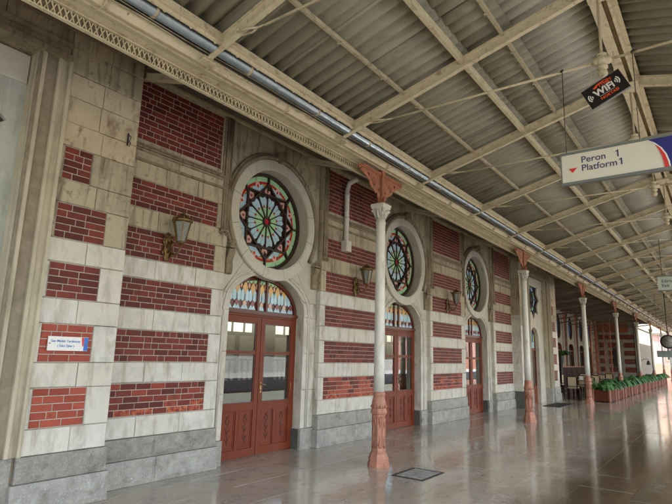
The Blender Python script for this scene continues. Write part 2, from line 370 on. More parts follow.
def floor_mat():
    m, nt, b, out = nmat('polished_worn_paving')
    p = pos(nt)
    base = mix(nt, (0.35,0.315,0.24), (0.49,0.455,0.375), ramp(nt, noise(nt, p, 1.1, 7, 0.6), 0.3, 0.7))
    base = mix(nt, base, (0.41,0.34,0.25), ramp(nt, rnd(nt), 0.45, 1.05))
    vo = nt.nodes.new("ShaderNodeTexVoronoi"); vo.inputs['Scale'].default_value = 42; nt.links.new(p, vo.inputs['Vector'])
    peb = mix(nt, (0.17,0.165,0.155), (0.48,0.47,0.45), ramp(nt, vo.outputs['Color'], 0.2, 0.9))
    patch = ramp(nt, noise(nt, pos(nt, (0.45,1.3,1)), 1.3, 7, 0.65, 0.8), 0.53, 0.62)
    fine = ramp(nt, noise(nt, p, 16, 5, 0.7), 0.42, 0.60)
    mm = nt.nodes.new("ShaderNodeMath"); mm.operation = 'MULTIPLY'; nt.links.new(patch, mm.inputs[0]); nt.links.new(fine, mm.inputs[1])
    c = mix(nt, base, peb, mm.outputs[0])
    c = mix(nt, c, (0.17,0.145,0.115), ramp(nt, noise(nt, pos(nt,(0.8,2.2,1)), 4.5, 8, 0.78, 0.2), 0.54, 0.68))
    # outer half of the platform: paving colour multiplied darker, roughness evened, with a ragged edge
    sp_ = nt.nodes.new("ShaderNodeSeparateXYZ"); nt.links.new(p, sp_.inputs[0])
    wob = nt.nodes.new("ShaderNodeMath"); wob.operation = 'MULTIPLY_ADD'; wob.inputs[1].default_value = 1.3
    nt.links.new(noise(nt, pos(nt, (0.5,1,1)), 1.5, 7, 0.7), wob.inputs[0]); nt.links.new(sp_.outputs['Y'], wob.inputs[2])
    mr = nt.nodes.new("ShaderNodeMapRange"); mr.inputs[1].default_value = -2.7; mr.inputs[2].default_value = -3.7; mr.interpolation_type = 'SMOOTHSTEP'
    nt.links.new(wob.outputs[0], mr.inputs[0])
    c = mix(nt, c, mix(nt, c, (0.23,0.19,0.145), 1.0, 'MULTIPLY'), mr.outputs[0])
    nt.links.new(c, b.inputs['Base Color'])
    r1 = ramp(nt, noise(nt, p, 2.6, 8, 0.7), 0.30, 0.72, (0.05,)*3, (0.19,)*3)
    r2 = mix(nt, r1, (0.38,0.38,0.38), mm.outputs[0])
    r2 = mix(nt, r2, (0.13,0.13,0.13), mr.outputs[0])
    b.inputs['Coat Weight'].default_value = 0.25; b.inputs['Coat Roughness'].default_value = 0.06
    nt.links.new(r2, b.inputs['Roughness']); b.inputs['Specular IOR Level'].default_value = 0.9
    bn = nt.nodes.new("ShaderNodeBump"); bn.inputs['Strength'].default_value = 0.16; bn.inputs['Distance'].default_value = 0.012
    h = mix(nt, noise(nt, p, 7, 6, 0.6), vo.outputs['Distance'], mm.outputs[0])
    nt.links.new(h, bn.inputs['Height']); nt.links.new(bn.outputs[0], b.inputs['Normal'])
    return m
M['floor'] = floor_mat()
M['floor_joint'] = surf('dark_floor_joint', (0.16,0.135,0.11), (0.11,0.095,0.08), 0.9, 5, spec=0.1)

# ------------------------------------------------------------------ ground and platform
g = MB().box(-60, 300, -200, 100, -1.3, -0.9).build('ground', M['ballast']); tag(g, kind='structure')
platform = MB().box(-12, 62, -9.2, 0.33, -0.95, -0.022).build('platform_floor', M['floor_joint']); tag(platform, kind='structure')
MB().box(23.2, 62, 0.332, 3.4, -0.95, -0.022).build('terrace_floor', M['floor_joint']); tag(bpy.data.objects['terrace_floor'], kind='structure')
SX, SY = 1.15, 0.64
slabs = []
nrow = 0
y = 0.33
while y > -9.1:
    x = -4 + (nrow % 3) * 0.41 + random.uniform(-.1,.1)
    while x < 62:
        L = SX * random.choice((0.8, 1, 1, 1.25))
        slabs.append((x, max(y - SY, -9.2), L, min(SY, y + 9.2))); x += L
    y -= SY; nrow += 1
def slab_key(s):
    cx, cyy = s[0] + s[2]/2, s[1] + s[3]/2
    p = Vector((cx, cyy, 0)) - Vector((0, -5.86, 1.6)); zz = p.dot(CF)
    if zz < 0.5: return 1e9
    u = 519*p.dot(CR)/zz; v = 519*p.dot(CU)/zz
    if abs(u) > 345 or v < -262: return 1e8 + zz
    return zz
slabs.sort(key=slab_key)
unit_slab = {}
rest = MB()
def slab_box(mb, x0, x1, y0, y1, tilt):
    c = 0.0012; t = [random.uniform(-tilt, tilt) for _ in range(4)]
    mb.add([(x0+c,y0+c,t[0]),(x1-c,y0+c,t[1]),(x1-c,y1-c,t[2]),(x0+c,y1-c,t[3]),(x0,y0,-0.005),(x1,y0,-0.005),(x1,y1,-0.005),(x0,y1,-0.005),
            (x0,y0,-0.03),(x1,y0,-0.03),(x1,y1,-0.03),(x0,y1,-0.03)],
           [(0,1,2,3),(4,5,1,0),(5,6,2,1),(6,7,3,2),(7,4,0,3),(8,9,5,4),(9,10,6,5),(10,11,7,6),(11,8,4,7)])
for i, (x, yy, L, W) in enumerate(slabs):
    j = 0.0012
    if i < 290:
        key = (round(L, 2), round(W, 2), random.randint(0, 2))
        if key not in unit_slab:
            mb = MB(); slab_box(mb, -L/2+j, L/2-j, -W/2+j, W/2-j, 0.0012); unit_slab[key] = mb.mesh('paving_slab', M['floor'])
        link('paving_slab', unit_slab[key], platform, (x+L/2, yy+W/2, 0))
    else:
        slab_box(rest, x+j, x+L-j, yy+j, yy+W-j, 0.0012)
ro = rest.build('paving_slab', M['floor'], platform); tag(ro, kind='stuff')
ter = MB()
for a in range(34):
    for b in range(5):
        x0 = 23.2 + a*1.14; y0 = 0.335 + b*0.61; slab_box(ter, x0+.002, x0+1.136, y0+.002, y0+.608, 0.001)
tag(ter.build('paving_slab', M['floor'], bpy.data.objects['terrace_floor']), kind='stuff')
# track bed with rails, and the platform opposite
tr = MB()
for yy in (-10.6, -12.04, -15.0, -16.44): tr.box(-40, 90, yy-.035, yy+.035, -0.78, -0.62)
tag(tr.build('rails', M['rail']), kind='structure')
sp = MB()
for k in range(200):
    x = -40 + k*0.65
    for yc in (-11.3, -15.7): sp.box(x, x+.24, yc-1.25, yc+1.25, -0.9, -0.785)
tag(sp.build('sleepers', M['concrete']), kind='structure')
tag(MB().box(-40, 90, -24, -17.9, -0.9, 0.0).build('opposite_platform', M['concrete']), kind='structure')

# ------------------------------------------------------------------ the station building
station = empty('station_building', (10.7, 0.3, 0))
tag(station, 'long striped brick and pale stone station facade with red doors and round stained windows', 'building')
OX = Vector((-10.7, -0.3, 0))                      # children carry world coordinates minus the base point
def part(mb, name, mat, parent=station, loc=(0,0,0)):
    o = mb.build(name, mat, parent)
    o.location = (Vector(loc) + OX) if parent is station else Vector(loc)
    return o

Z = dict(pl=0.545, plm=0.30, E0=0.794, E1=1.188, D0=1.440, D1=1.836, C0=2.097, C1=2.479, B0=2.732, B1=3.121, A0=3.380, A1=3.757, U0=4.28, U1=5.12, top=5.30)
ROWS = [('E', Z['E0'], Z['E1']), ('D', Z['D0'], Z['D1']), ('C', Z['C0'], Z['C1']), ('B', Z['B0'], Z['B1']), ('A', Z['A0'], Z['A1'])]
GAPS = [(Z['pl'], Z['E0']), (Z['E1'], Z['D0']), (Z['D1'], Z['C0']), (Z['C1'], Z['B0']), (Z['B1'], Z['A0'])]
brick_list = []       # (x, z, w, h, y, matkey, priority)
mortar = MB()
def bricks(x0, x1, z0, z1, n, y, prio, mk='brick', worn=False):
    g = 0.0095; h = (z1 - z0 - g) / n
    part(MB().box(x0+.001, x1-.001, y+.006, y+.06, z0+.001, z1-.001), 'mortar_bed', M['mortar'])
    for r in range(n):
        x = x0 + g/2; zz = z0 + g/2 + r*h + g/2
        first = True
        seq = 0.0
        while x < x1 - 0.03:
            w = random.choice((0.2, 0.2, 0.2, 0.098)) if not first else (0.2, 0.098, 0.15)[(r + int(x0*3)) % 3]
            first = False
            if x + w > x1 - g/2: w = x1 - g/2 - x
            elif x1 - g/2 - (x + w + g) < 0.045: w = x1 - g/2 - x
            k = mk
            if worn:
                u = (x - x0) / (x1 - x0)
                pr = (0.85 if r == 0 else 0.6 if r == 1 else 0.16 if r == 2 else 0.02) * (0.55 + 0.7*u if worn == 1 else 1.0)
                if random.random() < pr: k = 'brick_orange'
                elif random.random() < 0.25: k = 'brick_bright'
            brick_list.append((x, zz, w, h - g, y + random.uniform(-.0015, .0015), k, prio))
            x += w + g
def rough_block(x0, x1, yf, yb, z0, z1, amp):
    nx = max(4, int((x1-x0)/.05)); nz = max(3, int((z1-z0)/.05)); mb = MB(); vs = []
    for b in range(nz+1):
        for a in range(nx+1):
            e = a in (0, nx) or b in (0, nz)
            vs.append((x0+(x1-x0)*a/nx, yf + (.012 if e else random.uniform(-amp, amp*.6)), z0+(z1-z0)*b/nz))
    w = nx+1
    fs = [(b*w+a, b*w+a+1, (b+1)*w+a+1, (b+1)*w+a) for b in range(nz) for a in range(nx)]
    k = len(vs); c = [(x0, yb, z0), (x1, yb, z0), (x1, yb, z1), (x0, yb, z1)]; vs += c
    fs.append(tuple([k, k+1] + [a for a in range(nx, -1, -1)])); fs.append(tuple([nz*w+a for a in range(nx+1)] + [k+2, k+3]))
    fs.append(tuple([b*w for b in range(nz, -1, -1)][::-1][::-1] + [k, k+3])); fs.append(tuple([b*w+nx for b in range(nz+1)] + [k+2, k+1]))
    return mb.add(vs, fs)
blockset = []
def block(x0, x1, z0, z1, y, mk=None, yb=None, name='stone_block'):
    if mk is None: mk = 'marble' if (z0+z1)/2 < 2.74 else 'beige'
    j = 0.0025
    yb = (y+.08) if yb is None else yb
    if name == 'plinth_block': mb = rough_block(x0+j, x1-j, y, yb, z0+j, z1-j, .009 if mk == 'granite' else .005)
    else:
        mb = MB().cbox(x0+j, x1-j, y + random.uniform(-.003,.003), yb, z0+j, z1-j, random.uniform(.004, .010))
        for q in range(4):
            v = mb.v[q]; mb.v[q] = (v[0]+random.uniform(-.003,.003), v[1]+random.uniform(-.0015,.0015), v[2]+random.uniform(-.003,.003))
    part(mb, name, M[mk])
def course(x0, x1, z0, z1, y, L=0.62, mk=None, yb=None, name='stone_block'):
    n = max(1, round((x1-x0)/L)); xs = [x0 + (x1-x0)*k/n for k in range(n+1)]
    for k in range(1, n): xs[k] += random.uniform(-.12, .12) * (x1-x0)/n
    for k in range(n): block(xs[k], xs[k+1], z0, z1, y, mk, yb, name)

core = MB()
def pier(xa, xb, bl, br, prio, worn, mk='brick'):
    core.box(xa+.006, xb-.006, 0.03, 0.34, 0, Z['top'])
    # plinth: two courses of rough granite
    course(xa-.04, xb+.05, 0.0, Z['plm'], -0.06, 1.0, 'granite_low', 0.1, 'plinth_block')
    course(xa-.01, xb+.02, Z['plm'], Z['pl'], -0.035, 1.15, 'granite', 0.1, 'plinth_block')
    for z0, z1 in GAPS: course(xa, xb, z0, z1, 0.0, 0.62, None, 0.1)
    for i, (nm, z0, z1) in enumerate(ROWS):
        block(xa, bl, z0, z1, 0.0, None, 0.1); block(br, xb, z0, z1, 0.0, None, 0.1)
        bricks(bl, br, z0, z1, 5, 0.004, prio + i*0.1, 'brick', worn if nm == 'E' else False)
    # band, moulded frame and the tall upper panel
    course(xa, xb, Z['A1'], 4.02, 0.0, 0.7, 'beige', 0.1)
    course(xa, xb, 4.02, Z['U0'], 0.0, 0.9, 'beige', 0.1)
    block(xa, bl, Z['U0'], Z['U1'], 0.0, 'beige', 0.1); block(br, xb, Z['U0'], Z['U1'], 0.0, 'beige', 0.1)
    bricks(bl, br, Z['U0'], Z['U1'], 11, 0.006, 5, 'brick')
    course(xa, xb, Z['U1'], Z['top'], 0.0, 0.9, 'beige', 0.1)
    fr = MB()
    for k, (o, pr) in enumerate(((0.045, 0.02), (0.085, 0.035), (0.125, 0.015))):
        a, b2, zb = bl-o, br+o, Z['U0']-o-.02
        fr.box(a-.015, a+.015, -pr, 0.001, zb, Z['top']-.05); fr.box(b2-.015, b2+.015, -pr, 0.001, zb, Z['top']-.05)
        fr.box(a+.016, b2-.016, -pr, 0.001, zb-.013, zb+.013)
    fr.box(bl-.13, br+.13, -.03, .001, 3.985, 4.02)
    part(fr, 'panel_moulding', M['mould'])
    # slim colonnettes on both edges of the pier, each ending in a scroll
    for xe, sgn in ((xa, 1), (xb, -1)):
        if (xe < 4) or (xe > 18): continue
        cm = MB()
        for d, rr in ((0.035, 0.022), (0.085, 0.030), (0.128, 0.016)):
            x = xe + sgn*d
            cm.tube([(x, -0.012, 3.36), (x, -0.012, 5.28)], rr, 8)
        x = xe + sgn*0.085
        for q in range(2):
            pts = [(x + sgn*(-0.05+0.10*q) + 0.04*(1-t/14)*math.cos(t*.55)*sgn, -0.03, 3.31 + 0.04*(1-t/14)*math.sin(t*.55)) for t in range(13)]
            cm.tube(pts, 0.011, 5)
        cm.box(x-.08, x+.08, -.045, .001, 3.345, 3.37)
        part(cm, 'colonnette', M['mould'])

pier(3.345, 5.12, 3.47, 4.905, 1, 1)
pier(7.43, 9.60, 7.58, 9.355, 2, 1)
pier(11.87, 14.05, 12.01, 13.79, 3, 2)
pier(16.32, 18.11, 16.50, 18.06, 4, False)

# ---- portals: door below, keyhole round window above
ZC, RO = 3.80, 0.84            # round window centre height and opening radius
DA, DZ, DB = 0.885, 2.26, 0.60  # door arch half width, spring, rise
YF, YW = 0.10, 0.30            # portal face and window plane
HL, HR = 1.10, 1.21            # half extents of the bay left and right of its centre
def arch_pts(a, b, zs, n=20, a0=0.0, a1=PI):
    return [(a*math.cos(a0+(a1-a0)*k/n), zs + b*math.sin(a0+(a1-a0)*k/n)) for k in range(n+1)]
def circ(r, zc, n=48): return [(r*math.cos(2*PI*k/n), zc + r*math.sin(2*PI*k/n)) for k in range(n)]

def clip_poly(poly, inside, inter):
    out = []
    for i in range(len(poly)):
        p, q = poly[i-1], poly[i]
        a, b = inside(p), inside(q)
        if a != b: out.append(inter(p, q))
        if b: out.append(q)
    return out
def clip_convex(poly, conv):
    """clip by a convex counter-clockwise polygon"""
    for i in range(len(conv)):
        a, b = conv[i-1], conv[i]
        side = lambda p: (b[0]-a[0])*(p[1]-a[1]) - (b[1]-a[1])*(p[0]-a[0])
        def inter(p, q):
            s, t = side(p), side(q); u = s/(s-t); return (p[0]+(q[0]-p[0])*u, p[1]+(q[1]-p[1])*u)
        poly = clip_poly(poly, lambda p: side(p) >= 0, inter)
        if len(poly) < 3: return []
    return poly
def shrink(poly, d):
    cx = sum(p[0] for p in poly)/len(poly); cz = sum(p[1] for p in poly)/len(poly)
    out = []
    for p in poly:
        L = math.hypot(p[0]-cx, p[1]-cz)
        k = max(0.3, 1 - d/max(L, 1e-4)); out.append((cx+(p[0]-cx)*k, cz+(p[1]-cz)*k))
    return out

def ccw(poly):
    a = sum(poly[i-1][0]*poly[i][1] - poly[i][0]*poly[i-1][1] for i in range(len(poly)))
    return poly if a > 0 else poly[::-1]

def make_rose(parent, full=True):
    fr = MB()
    Rr = 0.835
    fr.prism([circ(Rr, 0), circ(0.785, 0)[::-1]], -0.05, 0.02)
    fr.prism([circ(0.77, 0)], 0.012, 0.022)
    fr.prism([circ(0.80, 0)], 0.023, 0.03)
    for k in range(8):
        a = PI/2 + k*PI/4
        p = (math.cos(a), math.sin(a))
        fr.obox((p[0]*.66, -0.02, p[1]*.55), (p[0]*.79, -0.02, p[1]*.79), 0.026, 0.045, (0,1,0))
    for s in range(2):
        for k in range(4):
            a = PI/2 + s*PI/4 + k*PI/2; b = a + PI/2; r_ = 0.665
            fr.obox((r_*math.cos(a), -0.022 - .002*s, r_*math.sin(a)), (r_*math.cos(b), -0.022 - .002*s, r_*math.sin(b)), 0.026, 0.04, (0,1,0))
    fr.prism([circ(0.460, 0), circ(0.448, 0)[::-1]], -0.012, 0.012)
    fr.prism([circ(0.085, 0, 16), circ(0.055, 0, 16)[::-1]], -0.04, 0.012)
    for k in range(12):
        a = PI/2 + k*PI/6
        fr.obox((.07*math.cos(a), -0.015, .07*math.sin(a)), (.45*math.cos(a), -0.015, .45*math.sin(a)), 0.011, 0.03, (0,1,0))
    wf = fr.mesh('rose_frame', M['oldframe']); fix_normals(wf)
    rose = link('rose_window', wf, parent)
    def sect(r0, r1, a0, a1, n=4):
        return [(r1*math.cos(a0+(a1-a0)*k/n), r1*math.sin(a0+(a1-a0)*k/n)) for k in range(n+1)] + \
               [(r0*math.cos(a1-(a1-a0)*k/n), r0*math.sin(a1-(a1-a0)*k/n)) for k in range(n+1)]
    def pane(poly, mat, y=-0.003, name='glass_piece'):
        mb = MB(); mb.prism([ccw(poly)], y, 0.011); mb.build(name, M[mat], rose)
    def P(r, a): return (r*math.cos(a), r*math.sin(a))
    for k in range(8):
        a = PI/2 + k*PI/4; m = a + PI/8; b = a + PI/4
        e = 0.045
        pane(sect(.700, .782, a+e*.5, m-.010), 'g_green'); pane(sect(.700, .782, m+.010, b-e*.5), 'g_green')
        pane(sect(.664, .695, a+e*.5, m-.04), 'g_red'); pane(sect(.664, .695, m+.04, b-e*.5), 'g_red')
        pane([P(.660, a+.05), P(.660, m-.15), P(.648, m-.17), P(.625, a+.10)], 'g_orange'); pane([P(.660, m+.15), P(.660, b-.05), P(.625, b-.10), P(.648, m+.17)], 'g_orange')
        # pale blue kite with pink tip reaching into the green ring
        pane([P(.527, m), P(.612, m-.275), P(.648, m-.155), P(.615, m-.006)], 'g_blue'); pane([P(.527, m), P(.615, m+.006), P(.648, m+.155), P(.612, m+.275)], 'g_blue')
        pane([P(.745, m), P(.635, m-.105), P(.61, m), P(.635, m+.105)], 'g_pink', -0.006)
        pane([P(.665, m), P(.63, m-.035), P(.595, m), P(.63, m+.035)], 'g_red', -0.010)
        # small pink trefoil in each star point
        pane([P(.632, a), P(.545, a-.125), P(.49, a-.11), P(.48, a), P(.49, a+.11), P(.545, a+.125)], 'g_pink', -0.004); pane([P(.57, a), P(.535, a-.05), P(.505, a), P(.535, a+.05)], 'g_maroon', -0.008)
    for k in range(12):
        a = PI/2 + k*PI/6; b = a + PI/6; m = (a+b)/2
        pane(sect(.09, .255, a+.035, b-.035, 2), 'g_green')
        pane([P(.262, m-.22), P(.38, m-.24), P(.442, m-.15), P(.415, m-.010), P(.265, m-.010)], 'g_blue')
        pane([P(.262, m+.22), P(.265, m+.010), P(.415, m+.010), P(.442, m+.15), P(.38, m+.24)], 'g_blue')
        pane([P(.30, m), P(.27, m-.07), P(.235, m), P(.27, m+.07)], 'g_red', -0.007)
    pane(circ(.052, 0, 12), 'g_red', -0.02)
    return rose

def make_fanlight(parent):
    a, b = DA-.02, DB-.02
    fr = MB()
    ring_o = arch_pts(a, b, 0, 28); ring_i = arch_pts(a-.055, b-.055, 0, 28)
    fr.prism([ring_o + ring_i[::-1]], -0.03, 0.03)
    fr.prism([arch_pts(a-.05, b-.05, 0, 24)], 0.015, 0.025)
    fr.box(-a, a, -0.05, 0.03, -0.06, 0.0); fr.box(-a, a, -0.065, -0.05, -0.045, -0.015)
    for x in (-.10, .10): fr.box(x-.02, x+.02, -0.035, 0.015, 0.0, b*math.sqrt(1-(x/a)**2)-.05)
    me = fr.mesh('fanlight', M['door_dark']); fix_normals(me)
    fl = link('fanlight', me, parent)
    conv = [(a-.07, 0.012)] + arch_pts(a-.068, b-.068, 0.004, 20)[1:-1] + [(-(a-.07), 0.012)]
    def pane(poly, mat, x0, x1, y=0.0):
        poly = clip_convex(ccw(poly), conv)
        if len(poly) < 3: return
        poly = clip_convex(ccw(poly), [(x0, 0), (x1, 0), (x1, 1), (x0, 1)])
        if len(poly) < 3: return
        ar = abs(sum(poly[i-1][0]*poly[i][1]-poly[i][0]*poly[i-1][1] for i in range(len(poly))))/2
        if ar < 0.00025: return
        poly = shrink(poly, 0.004)
        MB().prism([ccw(poly)], y, 0.014).build('glass_piece', M[mat], fl)
    for (x0, x1, n) in ((-a+.05, -.122, 4), (-.078, .078, 1), (.122, a-.05, 4)):
        w = (x1-x0)/n
        for k in range(n):
            cx = x0 + w*(k+.5)
            pane([(cx-w/2, .01), (cx+w/2, .01), (cx+w*.15, .11), (cx, .085), (cx-w*.15, .11)], 'g_blue', x0, x1)
            pane([(cx, .05), (cx+w*.28, .11), (cx, .17), (cx-w*.28, .11)], 'g_maroon' if k % 2 else 'g_pink', x0, x1, -.004)
            for sg in (-1, 1):
                bx = cx + sg*w*.27
                pane([(bx-w*.21*sg, .165), (bx, .13), (bx+w*.22*sg, .16), (bx+w*.22*sg, .30), (bx, .355), (bx-w*.22*sg, .27)], 'g_blue', x0, x1)
            pane([(cx, .245), (cx+w*.36, .37), (cx, .475), (cx-w*.36, .37)], 'g_orange', x0, x1, -.003)
            for sg in (-1, 1):
                pane([(cx+sg*w*.5, .35), (cx+sg*w*.5, .46), (cx+sg*w*.38, .42), (cx+sg*w*.40, .38)], 'g_pink', x0, x1, -.001)
                pane([(cx, .60), (cx+sg*w*.5, .60), (cx+sg*w*.5, .47), (cx+sg*w*.24, .435), (cx, .485)], 'g_green', x0, x1)
    return fl

def make_door(parent):
    """double door: frame > two leaves, panes, handle, carved panels"""
    H = DZ - .06
    fr = MB()
    for s in (-1, 1): fr.box(s*DA - (.05 if s > 0 else 0), s*DA + (.05 if s < 0 else 0), -0.02, 0.06, 0.0, H)
    fr.box(-DA+.05, DA-.05, -0.02, 0.06, H-.035, H-.001)
    fr.box(-DA+.05, DA-.05, 0.0, 0.05, -0.012, 0.015)
    door = fr.build('door', M['door'], parent)
    W = DA - .05
    for s in (-1, 1):
        x0, x1 = (0.006, W-.004) if s > 0 else (-W+.004, -0.006)
        st = 0.085
        lf = MB()
        lf.box(x0, x0+st, -0.028, 0.02, 0.02, H-.04); lf.box(x1-st, x1, -0.028, 0.02, 0.02, H-.04)
        i0, i1 = x0+st+.0005, x1-st-.0005
        lf.box(i0, i1, -0.027, 0.02, 0.02, 0.13)
        lf.box(i0, i1, -0.027, 0.02, 0.70, 0.81)
        lf.box(i0, i1, -0.027, 0.02, H-.135, H-.041)
        xm = (i0+i1)/2
        lf.box(xm-.032, xm+.032, -0.026, 0.02, 0.1305, 0.6995)
        lf.box(i0, i1, -0.010, 0.01, 0.131, 0.699)
        lf.box(i0, i1, -0.024, 0.012, 1.575, 1.605)
        leaf = lf.build('door_leaf', M['door'], door)
        up = MB()   # darker varnished sash of the glazed part
        for (za, zb) in ((0.811, 1.574), (1.606, H-.136)):
            up.box(i0, i0+.018, -0.018, 0.01, za, zb); up.box(i1-.018, i1, -0.018, 0.01, za, zb)
            up.box(i0+.0185, i1-.0185, -0.018, 0.01, za, za+.016); up.box(i0+.0185, i1-.0185, -0.018, 0.01, zb-.016, zb)
        up.build('glazing_bead', M['door_dark'], door)
        for (za, zb) in ((0.82, 1.565), (1.615, H-.145)):
            MB().box(i0+.01, i1-.01, -0.004, 0.0, za, zb).build('glass_pane', M['glass'], door)
        for (pa, pb) in ((i0, xm-.032), (xm+.032, i1)):
            pm = MB(); c = (pa+pb)/2
            for (q0, q1, z0, z1) in ((pa+.012, pb-.012, .145, .16), (pa+.012, pb-.012, .672, .687), (pa+.012, pa+.026, .1605, .6715), (pb-.026, pb-.012, .1605, .6715)):
                pm.box(q0, q1, -0.019, -0.010, z0, z1)
            pm.build('panel_moulding', M['door'], door)
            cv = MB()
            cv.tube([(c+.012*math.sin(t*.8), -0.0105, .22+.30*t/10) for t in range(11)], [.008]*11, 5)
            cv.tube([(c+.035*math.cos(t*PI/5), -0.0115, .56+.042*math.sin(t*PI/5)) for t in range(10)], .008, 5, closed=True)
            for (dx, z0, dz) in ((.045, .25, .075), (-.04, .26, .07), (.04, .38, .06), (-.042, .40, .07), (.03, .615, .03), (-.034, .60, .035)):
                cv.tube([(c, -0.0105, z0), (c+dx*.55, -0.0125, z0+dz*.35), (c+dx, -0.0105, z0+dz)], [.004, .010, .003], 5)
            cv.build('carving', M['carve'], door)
    hd = MB()
    x = 0.05
    hd.box(x-.012, x+.012, -0.034, -0.0285, 0.96, 1.12)
    hd.tube([(x, -0.034, 1.09), (x, -0.075, 1.09), (x+.02, -0.08, 1.085), (x+.075, -0.078, 1.08)], .008, 6)
    hd.tube([(x, -0.034, 1.0), (x, -0.048, 1.0)], .010, 6)
    x = W-.05
    hd.box(x-.008, x+.008, -0.034, -0.0285, 0.98, 1.10)
    hd.build('handle', M['brass'], door)
    return door

def portal(xc):
    base = Vector((xc, 0, 0))
    # stone backing with the two openings cut out
    th = math.asin(min(1, 0.224/DB))
    door_loop = [(DA, 0.0)] + arch_pts(DA, DB, DZ, 24) + [(-DA, 0.0)]
    outer = [(-HL, 0.0), (-DA-.0001, 0.0)] + [(-p[0], p[1]) for p in arch_pts(DA, DB, DZ, 24)] + [(DA+.0001, 0.0), (HR, 0.0), (HR, 5.3), (-HL, 5.3)]
    # (the door is open at the floor, so it is part of the outer outline)
    mb = MB(); mb.prism([outer, circ(RO, ZC, 56)[::-1]], YF+.02, YW+.04)
    me = mb.mesh('portal_wall', M['portal']); fix_normals(me)
    pw = link('portal_wall', me, station); pw.location = base + OX
    sub = lambda mb2, nm, mt: mb2.build(nm, M[mt], pw)
    # radial face stones between the round window and the bay edge / door arch
    def rout(a):
        dx, dz = math.cos(a), math.sin(a); best = 9
        if dx > 1e-6: best = min(best, HR/dx)
        if dx < -1e-6: best = min(best, -HL/dx)
        if dz > 1e-6: best = min(best, (5.3-ZC)/dz)
        if dz < -1e-6:
            best = min(best, (2.48-ZC)/dz)
            A = (dx/DA)**2 + (dz/DB)**2; o = ZC-DZ; B = 2*o*dz/DB**2; Cc = (o/DB)**2 - 1
            D = B*B - 4*A*Cc
            if D > 0: best = min(best, (-B-math.sqrt(D))/(2*A))
        return best
    cuts = [R(d) for d in (-152, -118, -90+22, -90-22+0, -38, -8, 22, 52, 78, 112, 140, 168, 196)]
    cuts = sorted(R(d) for d in (-158, -128, -106, -74, -52, -24, 6, 38, 66, 90, 114, 142, 174))
    RH = 1.035
    for i in range(len(cuts)):
        a0 = cuts[i]; a1 = cuts[(i+1) % len(cuts)]
        if a1 < a0: a1 += 2*PI
        n = max(4, int((a1-a0)/R(4))); e = 0.003
        inner = [((RH+.002)*math.cos(a0+e/RH+(a1-a0-2*e/RH)*k/n), ZC+(RH+.002)*math.sin(a0+e/RH+(a1-a0-2*e/RH)*k/n)) for k in range(n+1)]
        out = []
        corners = [math.atan2(5.3-ZC, HR), math.atan2(5.3-ZC, -HL), math.atan2(2.48-ZC, HR), math.atan2(2.48-ZC, -HL)+2*PI]
        angs = [a0+e+(a1-a0-2*e)*k/n for k in range(n+1)]
        for c in corners:
            for cc in (c, c+2*PI, c-2*PI):
                if a0+.02 < cc < a1-.02: angs.append(cc)
        angs.sort()
        for t in angs:
            ro_ = max(rout(t)-.002, RH+.004); out.append((ro_*math.cos(t), ZC+ro_*math.sin(t)))
        poly = ccw(out + inner[::-1])
        m2 = MB().prism([poly], YF + random.uniform(-.0015,.0015), YF+.06, back=False)
        am = (a0+a1)/2; me2 = m2.mesh('face_stone', M['beige' if math.sin(am) > .35 else 'portal'])
        link('face_stone', me2, pw)
    # voussoir ring, proud of the face, and its reveal
    for k in range(12):
        a0 = R(15) + k*PI/6 + .003; a1 = a0 + PI/6 - .006; n = 6
        arc = lambda r_: [(r_*math.cos(a0+(a1-a0)*q/n), ZC + r_*math.sin(a0+(a1-a0)*q/n)) for q in range(n+1)]
        vb = MB(); o1, i1 = arc(1.03), arc(.845); o2, i2 = arc(1.02), arc(.862)
        vb.prism([ccw(o2 + i2[::-1])], YF-.055, YF+.0, back=False)
        vb.prism([ccw(o1 + i1[::-1])], YF-.045, YF+.10, back=False)
        sub(vb, 'voussoir', 'portal_light')
    rv = MB(); n = 56
    vs = [(.8405*math.cos(2*PI*k/n), YF-.03, ZC+.8405*math.sin(2*PI*k/n)) for k in range(n)] + [(.838*math.cos(2*PI*k/n), YW+.03, ZC+.838*math.sin(2*PI*k/n)) for k in range(n)]
    rv.add(vs, [(k, k+n, (k+1) % n+n, (k+1) % n) for k in range(n)], True)
    sub(rv, 'reveal', 'portal')
    # hood moulding: keyhole line ending in scrolls over consoles
    for (rr, yy, th_) in ((1.068, YF-.055, .038), (1.112, YF-.03, .028), (1.068, YF-.02, .036)):
        hm = MB()
        pts = [(rr*math.cos(PI/2 + t), yy, ZC + rr*math.sin(PI/2 + t)) for t in [R(-122) + R(244)*k/60 for k in range(61)]]
        hm.tube(pts, th_, 8)
        sub(hm, 'hood_moulding', 'mould')
    for s, hx in ((1, HR), (-1, HL)):
        cs = MB()
        x0 = s*(hx-.12)
        cs.tube([(x0 + s*.055*(1-t/16)*math.cos(t*.6), YF-.08, 3.20 + .055*(1-t/16)*math.sin(t*.6)) for t in range(15)], .017, 6)
        cs.lathe([(.03, -.01), (.03, .01)], (x0, YF-.08, 3.20), 8)
        prof = [(-.0, 2.74), (-.05, 2.76), (-.06, 2.85), (-.045, 2.95), (-.09, 3.05), (-.11, 3.12), (-.0, 3.14)]
        for (w, dz_) in ((.065, 0), ):
            cs.xprof([(YF+.001 if q in (0, len(prof)-1) else YF+p[0], p[1]) for q, p in enumerate(prof)], x0-w if s > 0 else x0-w, x0+w)
        cs.box(x0-.075, x0+.075, YF-.115, YF, 3.14, 3.165)
        me3 = cs.mesh('console', M['mould']); fix_normals(me3); link('console', me3, pw)
    ks = MB()
    ks.box(-.06, .06, YF-.15, YF-.001, 4.86, 4.93); ks.box(-.035, .035, YF-.19, YF-.001, 4.80, 4.99)
    ks.tube([(-.07, YF-.12, 4.90), (.07, YF-.12, 4.90)], .03, 8)
    sub(ks, 'keystone', 'mould')
